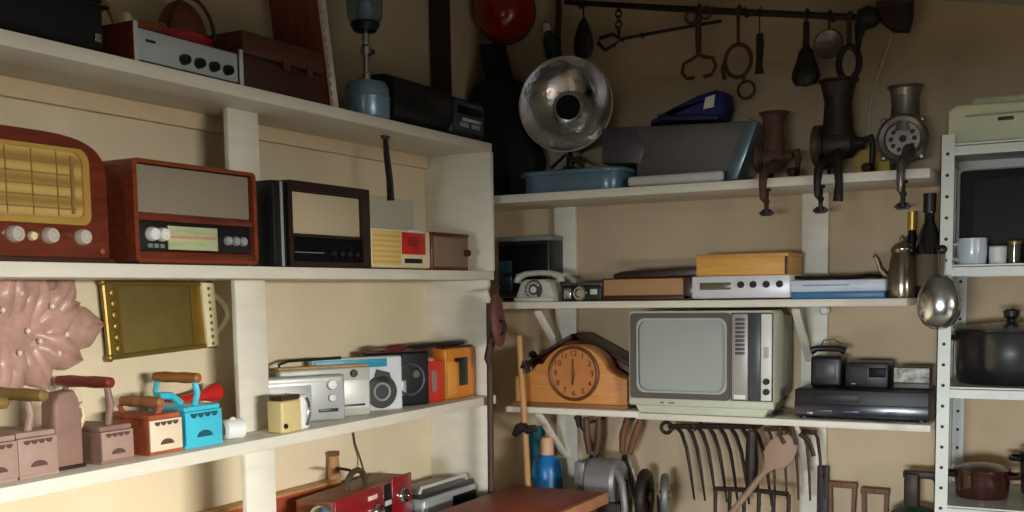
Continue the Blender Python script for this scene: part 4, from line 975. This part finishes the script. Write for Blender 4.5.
def mug(label, x, y, r, h, m, name='mug', handle=True):
    o = thing(name, label, 'mug' if handle else 'cup', (x, y, SZ[2]), 0)
    MB().lathe([(0, 0), (r * .86, 0), (r * .95, .005), (r, h * .5), (r * .98, h), (r * .90, h), (r * .90, .008), (0, .007)], n=30).build('body', m, o)
    if handle: MB().tube([(-r * .9, 0, h * .80), (-r * 1.35, -.004, h * .78), (-r * 1.5, -.005, h * .5), (-r * 1.3, -.004, h * .25), (-r * .9, 0, h * .2)], .0045, 8).build('handle', m, o)
    return o
mug('large pale blue mug beside the rack post', -.250, 2.83, .034, .064, CERAMIC)
o = mug('small white cup right of the pale blue mug', -.193, 2.83, .020, .043, WHITE, 'cup', False)
MB().ring((0, 0, .042), .019, .002, (0, 0, 1)).build('rim', mat('grey_rim', (170, 176, 176), .4), o)
for x, lab in ((-.158, 'tall smoky drinking glass right of the small white cup'), (-.122, 'smoky drinking glass at the right edge of the photo')):
    o = thing('drinking_glass', lab, 'glass', (x, 2.84, SZ[2]), 0, 'drinking glasses on the steel rack')
    MB().lathe([(0, 0), (.014, 0), (.016, .055), (.0148, .055), (.0128, .005), (0, .005)]).build('body', mat('brown_grey_glass', (120, 112, 84), .1, trans=.5), o)
    MB().lathe([(.0165, .048), (.0168, .052), (.0165, .055)]).build('rim', mat('gold_rim', (150, 130, 70), .3, .6), o)
def pot(name, label, x, y, z, r, h, m, lid=True, knobm=None):
    o = thing(name, label, 'pot', (x, y, z))
    MB().lathe([(0, 0), (r * .92, 0), (r * .97, .008), (r, h * .6), (r * 1.01, h - .006), (r * 1.04, h), (r * 1.0, h), (r * .96, h - .01), (0, h - .02)], n=36).build('body', m, o)
    if lid:
        MB().lathe([(r * 1.04, h), (r * 1.05, h + .006), (r * .7, h + .014), (r * .2, h + .02), (0, h + .02)], n=36).build('lid', m, o)
        if knobm is not False: MB().lathe([(.012, h + .018), (.010, h + .028), (.018, h + .034), (.020, h + .048), (.012, h + .053), (0, h + .054)]).build('lid_knob', knobm or m, o)
    for s in (-1, 1):
        MB().tube([(s * r * .95, -.03, h * .84), (s * (r + .022), -.026, h * .86), (s * (r + .026), 0, h * .86), (s * (r + .022), .026, h * .86), (s * r * .95, .03, h * .84)], .006, 8).build('handle', m, o)
    return o
pot('stock_pot', 'large black lidded pot on the middle shelf of the steel rack', -.165, 2.93, SZ[1], .128, .130, POTBLACK)
pot('saucepan', 'maroon lidded pot on the lowest visible shelf of the steel rack', -.222, 2.91, SZ[0], .064, .066, POTRED, True, False)
pot('stock_pot', 'black pot at the right edge beside the maroon pot', -.065, 3.01, SZ[0], .075, .105, POTBLACK)
o = thing('ladle', 'polished round steel ladle hanging on the front of the rack post', 'ladle', (-.307, 2.735, 1.585))
MB().tube([(0, .0165, -.004), (0, -.004, 0), (0, -.008, -.012), (.001, -.012, -.045), (.0, -.020, -.075)], [.004, .006, .008, .007, .008], 10, flat=.7).build('handle', CHROME, o)
MB().ell((0, -.012, .0), (.012, .008, .011)).build('handle_end', BLACK, o)
MB().lathe([(.0, .0), (.018, .004), (.034, .018), (.046, .045), (.050, .072), (.047, .096), (.034, .118), (.015, .129), (0, .131)], (0, 0, -1), (-.002, -.030, -.058), 36, 1, .62).build('bowl', CHROME, o)

# ================================================================== LOWER BACK AREA
YN = YW - .004
o = thing('rake_head', 'wide rusty rake with long curved tines hung under the lower back shelf', 'rake', (-.955, 3.02, 1.092))
MB().tube([(-.14, 0, 0), (0, 0, .006), (.125, 0, .012)], .008, 8).build('tine_bar', DARKIRON, o)
MB().ring((-.148, 0, -.004), .016, .006).build('bar_loop', DARKIRON, o)
for i in range(8):
    x = -.118 + i * .033
    MB().tube([(x, 0, .002 + i * .0015), (x + .022, -.012, -.016), (x + .040, -.02, -.06), (x + .050, -.018, -.12), (x + .060, -.008, -.215)], [.006, .006, .0055, .005, .003], 8).build('tine', DARKIRON, o)
for x in (-.06, .105): MB().tube([(x, .106, .02), (x, 0, -.012 + (.004 if x < 0 else .012)), (x, -.014, .012)], .004).build('wall_nail', RUSTIRON, o)
o = thing('garden_fork', 'dark digging fork with straight tines and thick socket below the lower shelf', 'fork', (-.822, 2.945, 1.10))
MB().tube([(0, .0, 0), (.0, 0, -.09), (0, 0, -.17)], [.014, .019, .015], 10).build('socket', DARKIRON, o)
MB().tube([(-.105, 0, -.172), (0, 0, -.168), (.105, 0, -.172)], .007, 8).build('cross_bar', DARKIRON, o)
for x in (-.105, -.063, -.021, .021, .063, .105): MB().tube([(x, 0, -.172), (x, -.006, -.27), (x, -.01, -.40)], [.006, .0055, .003], 8).build('tine', DARKIRON, o)
MB().tube([(0, .185, .012), (0, 0, .0), (0, -.02, .006)], .005).build('wall_nail', RUSTIRON, o)
o = thing('small_rake', 'second rusty rake with thinner curved tines right of the fork socket', 'rake', (-.745, 3.03, 1.10))
MB().tube([(-.064, 0, -.004), (0, 0, 0), (.085, 0, -.008)], .007, 8).build('tine_bar', RUSTIRON, o)
for i in range(5):
    x = -.055 + i * .033
    MB().tube([(x, 0, -.003), (x + .012, -.010, -.02), (x + .02, -.016, -.07), (x + .024, -.014, -.13), (x + .026, -.01, -.2)], [.005, .005, .0045, .004, .003], 8).build('tine', RUSTIRON, o)
MB().tube([(0, .1, .01), (0, 0, -.010), (0, -.012, .006)], .004).build('wall_nail', RUSTIRON, o)
o = thing('wooden_mallet', 'pale wooden spatula with a rounded blade hung slanting over the fork', 'spatula', (-.700, 2.905, 1.095))
d = Vector((-.60, 0, -.80)).normalized(); nrm = Vector((.80, 0, -.60))
def along(s, w): return tuple(d * s + nrm * w)
shape = [(0, -.012), (.02, -.032), (.05, -.042), (.085, -.036), (.105, -.016), (.125, -.010), (.125, .010), (.105, .016), (.085, .036), (.05, .042), (.02, .032), (0, .012)]
MB().prism([along(s, w) for s, w in shape], (0, .014, 0), .004).build('blade', mat('pinkish_worn_wood', (152, 126, 106), .6, var=.12), o)
MB().tube([along(.115, 0), along(.22, 0), along(.34, 0)], [.010, .009, .010], 10).build('handle', mat('pinkish_worn_wood', (168, 136, 116)), o).location = (0, .007, 0)
MB().tube([(.012, .0, -.02), (.0, -.006, .03), (-.03, -.006, .035), (-.035, 0, .005), (-.02, 0, -.02)], .006, 8).build('hanging_loop', LEATHER, o)
MB().tube([(-.012, .222, .034), (-.012, -.01, .032), (-.012, -.016, .04)], .004).build('wall_nail', RUSTIRON, o)
MB().tube([(.02, 0, .01), (.045, .004, -.01), (.058, .006, -.05)], .006, 8).build('side_hook', DARKIRON, o)
o = thing('wall_bracket', 'dark upright iron bar on the right white upright below the lower shelf', 'bar', (-.655, YW - .026, .99))
MB().bx(-.016, .016, -.02, 0, -.30, 0, .003).build('bar', mat('purple_black_iron', (48, 40, 46), .5, .3), o)
for z in (-.03, -.2): MB().ell((0, -.021, z), (.006, .004, .006), 12, 8).build('rivet', DARKIRON, o)
def ushape(label, x, w, ztop):
    o = thing('wooden_yoke', label, 'yoke', (x, YW - .03, ztop), 0, 'small wooden yokes on the back wall')
    MB().bx(-w / 2 - .008, w / 2 + .008, -.010, .010, -.016, 0, .002).build('top_rail', HANDLE, o)
    for s in (-1, 1): MB().prism([(s * w / 2 - .006, -.008, -.014), (s * w / 2 + .006, -.008, -.014), (s * w * .44 + .005, -.008, -.16), (s * w * .44 - .005, -.008, -.16)], (0, .016, 0), .001).build('side_rail', HANDLE, o)
    MB().tube([(0, .028, -.008), (0, -.012, -.006)], .003).build('nail', DARKIRON, o)
ushape('left of two small brown wooden yokes hung on the back wall', -.603, .068, .945)
ushape('right of two small brown wooden yokes hung on the back wall', -.512, .062, .934)
o = thing('water_pump', 'dark hand water pump with rounded green top at the bottom right', 'pump', (-.395, 3.01, 0))
MB().lathe([(0, 0), (.075, 0), (.075, .02), (.04, .03), (.04, .76), (.062, .79), (.072, .84), (.066, .885), (.04, .905), (.018, .91), (0, .91)], n=28).build('cylinder', GREENDK, o)
MB().bx(-.026, .012, -.02, .02, .90, 1.0, .006).build('head', DARKIRON, o)
MB().bx(-.03, .07, -.012, .012, .986, 1.006, .004).build('lever', DARKIRON, o)
MB().tube([(.05, 0, .99), (.066, 0, .97), (.066, 0, .80)], [.010, .009, .008], 8).build('lever_arm', DARKIRON, o)
MB().tube([(-.05, -.01, .80), (-.10, -.03, .80), (-.12, -.035, .77)], .016, 10).build('spout', GREENDK, o)

# floor-standing staffs by the end panel
o = thing('wooden_pole', 'dark slender pole standing against the end panel', 'pole', (-1.532, 2.70, 0))
MB().tube([(0, 0, .01), (0.0, 0, .8), (.006, 0, 1.47)], .0095, 10).build('shaft', mat('dark_pole_wood', (70, 50, 38), .6), o)
MB().lathe([(.012, 0), (.012, .04), (.010, .045)]).build('ferrule', DARKIRON, o)
o = thing('hoe', 'pale wooden hoe handle leaning in the corner beside the mantel clock', 'hoe', (-1.445, 2.832, 0))
MB().tube([(0.0, -.0, .01), (-.035, 0, 1.0), (-.055, 0, 1.37)], .010, 10).build('shaft', TAN, o)
MB().tube([(-.037, -.012, 1.10), (-.052, -.016, 1.09), (-.07, -.015, 1.07)], [.014, .016, .008], 8).build('iron_collar', DARKIRON, o)
MB().tube([(-.037, -.012, 1.10), (-.02, -.02, 1.085), (.01, -.02, 1.09)], [.012, .010, .006], 8).build('iron_prong', DARKIRON, o)
MB().tube([(-.05, 0, 1.27), (-.03, -.008, 1.29), (-.02, -.008, 1.26)], .008, 8).build('binding', BLACK, o)
o = thing('leather_holster', 'red-brown leather holster hanging at the top of the dark pole', 'holster', (-1.487, 2.725, 1.50))
MB().tube([(-.036, .026, .015), (-.03, -.035, .005), (-.018, -.036, -.03)], .005, 8).build('hanging_strap', LEATHER, o)
MB().lathe([(.012, 0), (.026, .02), (.034, .06), (.036, .10), (.026, .135), (.012, .15), (0, .152)], (.08, 0, -1), (-.008, -.044, -.005), 18, 1, .45).build('body', mat('red_brown_leather', (96, 54, 44), .6, var=.25), o)
MB().ring((.012, -.056, -.10), .020, .004).build('buckle_ring', DARKIRON, o)
MB().tube([(-.024, -.04, -.13), (-.036, -.04, -.19), (-.03, -.04, -.22)], [.012, .014, .006], 8).build('tassel', LEATHER, o)

# bottle and hung tools in the dark lower corner
o = thing('side_table', 'red-brown wooden table with a pale worn edge in the lower centre', 'table', (-1.37, 2.66, 0))
MB().bx(-.143, .150, -.36, .150, .892, .920, .004).build('table_top', REDBROWN, o)
MB().bx(.150, .168, -.36, .150, .888, .921, .003).build('edge_strip', mat('pale_worn_edge', (176, 120, 84), .55, var=.2), o)
MB().bx(-.13, .14, -.33, .13, .80, .892, .003).build('apron', mat('dark_red_apron', (96, 46, 34), .5, var=.2), o)
for x in (-.12, .13):
    for y in (-.32, .11): MB().bx(x - .02, x + .02, y - .02, y + .02, 0, .805, .003).build('leg', mat('dark_red_apron', (96, 46, 34)), o)
o = thing('plastic_bottle', 'bright blue plastic bottle with a tan cap behind the red-brown table', 'bottle', (-1.50, 3.01, .60))
o2 = MB().lathe([(0, 0), (.045, 0), (.05, .01), (.05, .33), (.043, .365), (.022, .385), (.018, .40)], n=26); o2.build('body', BLUEBOTTLE, o)
MB().lathe([(.022, .385), (.022, .43), (.016, .44), (0, .44)]).build('cap', mat('tan_cap', (216, 170, 130), .5), o)
MB().lathe([(.0505, .10), (.0505, .26)]).build('paper_label', mat('deep_blue_label', (24, 70, 130), .5), o)
# low stand that carries the bottle
o = thing('storage_crate', 'dark wooden crate behind the red-brown table carrying the blue bottle', 'crate', (-1.50, 3.01, 0))
m = MB()
for z in (.06, .20, .34, .48): m.bx(-.11, .11, -.09, -.075, z, z + .10, .002)
m.build('slats', DARKWOOD, o); MB().bx(-.11, .11, -.09, .09, .585, .60, .002).build('top', DARKWOOD, o)
for x in (-.10, .10):
    for y in (-.068, .085): MB().bx(x - .012, x + .012, y - .012, y + .005, 0, .586).build('leg', DARKWOOD, o)
o = thing('teal_cloth', 'dark teal rag hanging on a nail left of the blue bottle', 'cloth', (-1.60, YW - .003, 1.06))
m = MB(); rows = []
for j in range(9):
    rows.append([m.bm.verts.new((-.045 + .0115 * i - .002 * j * (i - 4) * .3, -.012 - .008 * sin(i * 1.7 + j * .3), -.028 * j)) for i in range(9)])
for j in range(8):
    for i in range(8): m.bm.faces.new((rows[j][i], rows[j][i + 1], rows[j + 1][i + 1], rows[j + 1][i]))
bmesh.ops.solidify(m.bm, geom=m.bm.faces[:], thickness=.003)
m.build('rag', mat('dark_teal_cloth', (22, 84, 92), .9, var=.2), o)
MB().tube([(0, .004, -.004), (0, -.03, 0)], .004).build('nail', DARKIRON, o)
def shears(label, x, z, lean, hm, metal, name='garden_shears'):
    o = thing(name, label, 'shears', (x, 3.045, z), 0, 'old shears hung under the lower back shelf')
    for s in (-1, 1):
        MB().tube([(s * .022 + lean * .03, 0, .0), (s * .020 + lean * .01, 0, -.06), (s * .012, -.002 * s, -.115)], [.010, .012, .009], 10).build('handle', hm, o)
        MB().prism([(s * .010, -.003 + .004 * s, -.11), (-s * .006, -.003 + .004 * s, -.105), (-s * .040, -.003 + .004 * s, -.20), (-s * .034, -.003 + .004 * s, -.27), (-s * .012, -.003 + .004 * s, -.20)], (0, .005, 0), .001).build('blade', metal, o)
    MB().disc((0, -.006, -.125), .010, .006).build('pivot', DARKIRON, o)
    MB().tube([(0.0, .083, -.012), (0, -.012, -.014)], .0045).build('nail', DARKIRON, o)
    return o
shears('brown-handled shears hung left of the grey wringer', -1.356, 1.105, 0, mat('dark_red_handle', (88, 54, 46), .55, var=.2), TIN)
shears('brown-handled shears hung right of the grey wringer', -1.245, 1.112, 1, HANDLE, TIN)
o = thing('sickle', 'dark curved sickle hung behind the left strut', 'sickle', (-1.44, YW - .02, 1.10))
MB().tube([(0, 0, 0), (.012, -.006, -.035)], .010, 8).build('handle', DARKWOOD, o)
MB().tube([(.012, -.006, -.03), (.045, -.006, -.07), (.068, -.006, -.13), (.066, -.006, -.2), (.05, -.006, -.24)], [.006, .013, .015, .012, .003], 8, flat=.35).build('blade', DARKIRON, o)
MB().tube([(0, .018, -.008), (0, -.016, -.006)], .004).build('nail', DARKIRON, o)
# grey wringer / pulley cluster on the floor-standing grinder stand
o = thing('grindstone', 'grey cast machine with a round grey body below the hanging shears', 'machine', (-1.275, 2.955, 0))
MB().lathe([(0, -.05), (.062, -.05), (.070, -.04), (.070, .04), (.062, .05), (0, .05)], (1, 0, 0), (0, 0, .925), 28).build('drum', mat('cast_grey', (142, 142, 144), .45, .4, var=.15), o)
MB().bx(-.07, .07, -.05, .05, .80, .87, .008).build('bed', DARKIRON, o)
for x in (-.055, .055):
    MB().tube([(x, 0, 0), (x, 0, .45), (x, 0, .93)], [.02, .016, .018], 10).build('leg', DARKIRON, o)
MB().bx(-.085, -.05, -.045, .045, .87, .985, .006).build('side_frame', mat('cast_grey', (142, 142, 144)), o)
MB().tube([(.05, -.03, .96), (.075, -.05, .93), (.085, -.055, .86), (.08, -.05, .80)], .011, 8).build('crank', mat('cast_grey', (142, 142, 144)), o)
def wheel(label, x, y, R, ztop, thick, m, axis, spokes=True):
    o = thing('spoked_pulley', label, 'wheel', (x, y, 0), 0, 'iron pulleys under the lower back shelf')
    zc = ztop - R
    c = Vector((0, 0, zc)); ax = Vector(axis).normalized(); M = frame_to(ax, c)
    MB().ring(c, R - thick, thick, ax, 36, 10).build('rim', m, o)
    MB().lathe([(0, -.018), (.016, -.018), (.016, .018), (0, .018)], ax, c, 16).build('hub', m, o)
    for q in range(5):
        a = 2 * pi * q / 5
        p = M @ Vector((cos(a) * (R - thick), sin(a) * (R - thick), 0)); q0 = M @ Vector((cos(a) * .012, sin(a) * .012, 0))
        MB().tube([q0, p], .006, 8).build('spoke', m, o)
    b = M @ Vector((0, 0, -.012))
    MB().tube([(0, .0, 0), (0, .0, zc * .5), (b.x, b.y + .0, zc)], [.03, .014, .012], 10).build('stand', DARKIRON, o)
wheel('grey spoked iron pulley wheel standing below the television', -1.090, 2.97, .066, .958, .012, mat('grey_iron', (128, 128, 126), .45, .5, var=.2), (.93, .30, 0))
wheel('dark iron pulley wheel beside the hanging shears', -1.160, 2.985, .085, .965, .016, DARKIRON, (.97, .15, 0))

# ------------------------------------------------------------------ light
def area(name, loc, target, sx, sy, power, col):
    l = bpy.data.lights.new(name, 'AREA'); l.shape = 'RECTANGLE'; l.size = sx; l.size_y = sy; l.energy = power; l.color = col
    o = bpy.data.objects.new(name, l); COL.objects.link(o); o.location = loc
    o.rotation_euler = (Vector(target) - Vector(loc)).to_track_quat('-Z', 'Y').to_euler()
    return o
# daylight: bright open sky low beyond the doorway (cut off by lintel and jamb), plus front fill through the added window
area('doorway_daylight', (4.2, .2, 1.88), (-1.6, 1.2, 1.0), 2.6, .7, DOOR_E, (1, .965, .90))
area('window_fill', (.15, -6.0, 1.22), (-.6, 3, 1.2), 1.8, .75, WIN_FILL_E, (.90, .95, 1.0))  # front fill added to brighten the television and back shelves
w = bpy.data.worlds.new('sky'); S.world = w; w.use_nodes = True
bg = w.node_tree.nodes['Background']; bg.inputs['Color'].default_value = (.80, .90, 1.0, 1); bg.inputs['Strength'].default_value = .5

# ------------------------------------------------------------------ camera
F_PX, CY = 1067.19, 387.09
cam = bpy.data.cameras.new('camera'); co = bpy.data.objects.new('camera', cam); COL.objects.link(co)
cam.sensor_fit = 'HORIZONTAL'; cam.sensor_width = 36.0; cam.lens = F_PX / 1024 * 36.0
cam.shift_x = 0.0; cam.shift_y = (CY - 256) / 1024
R_ = Vector((.88079871, .47324298, -.01532038)); U_ = Vector((-.02845402, .08520088, .99595742)); F_ = Vector((-.47263516, .87680209, -.08851049))
M = Matrix((R_, U_, -F_)).transposed().to_4x4(); M.translation = Vector((0, 0, 1.5)); co.matrix_world = M
cam.clip_start = .05
S.camera = co
S.view_settings.view_transform = 'Standard'; S.view_settings.look = 'None'; S.view_settings.gamma = 1; S.view_settings.use_curve_mapping = False
S.view_settings.exposure = 0.0
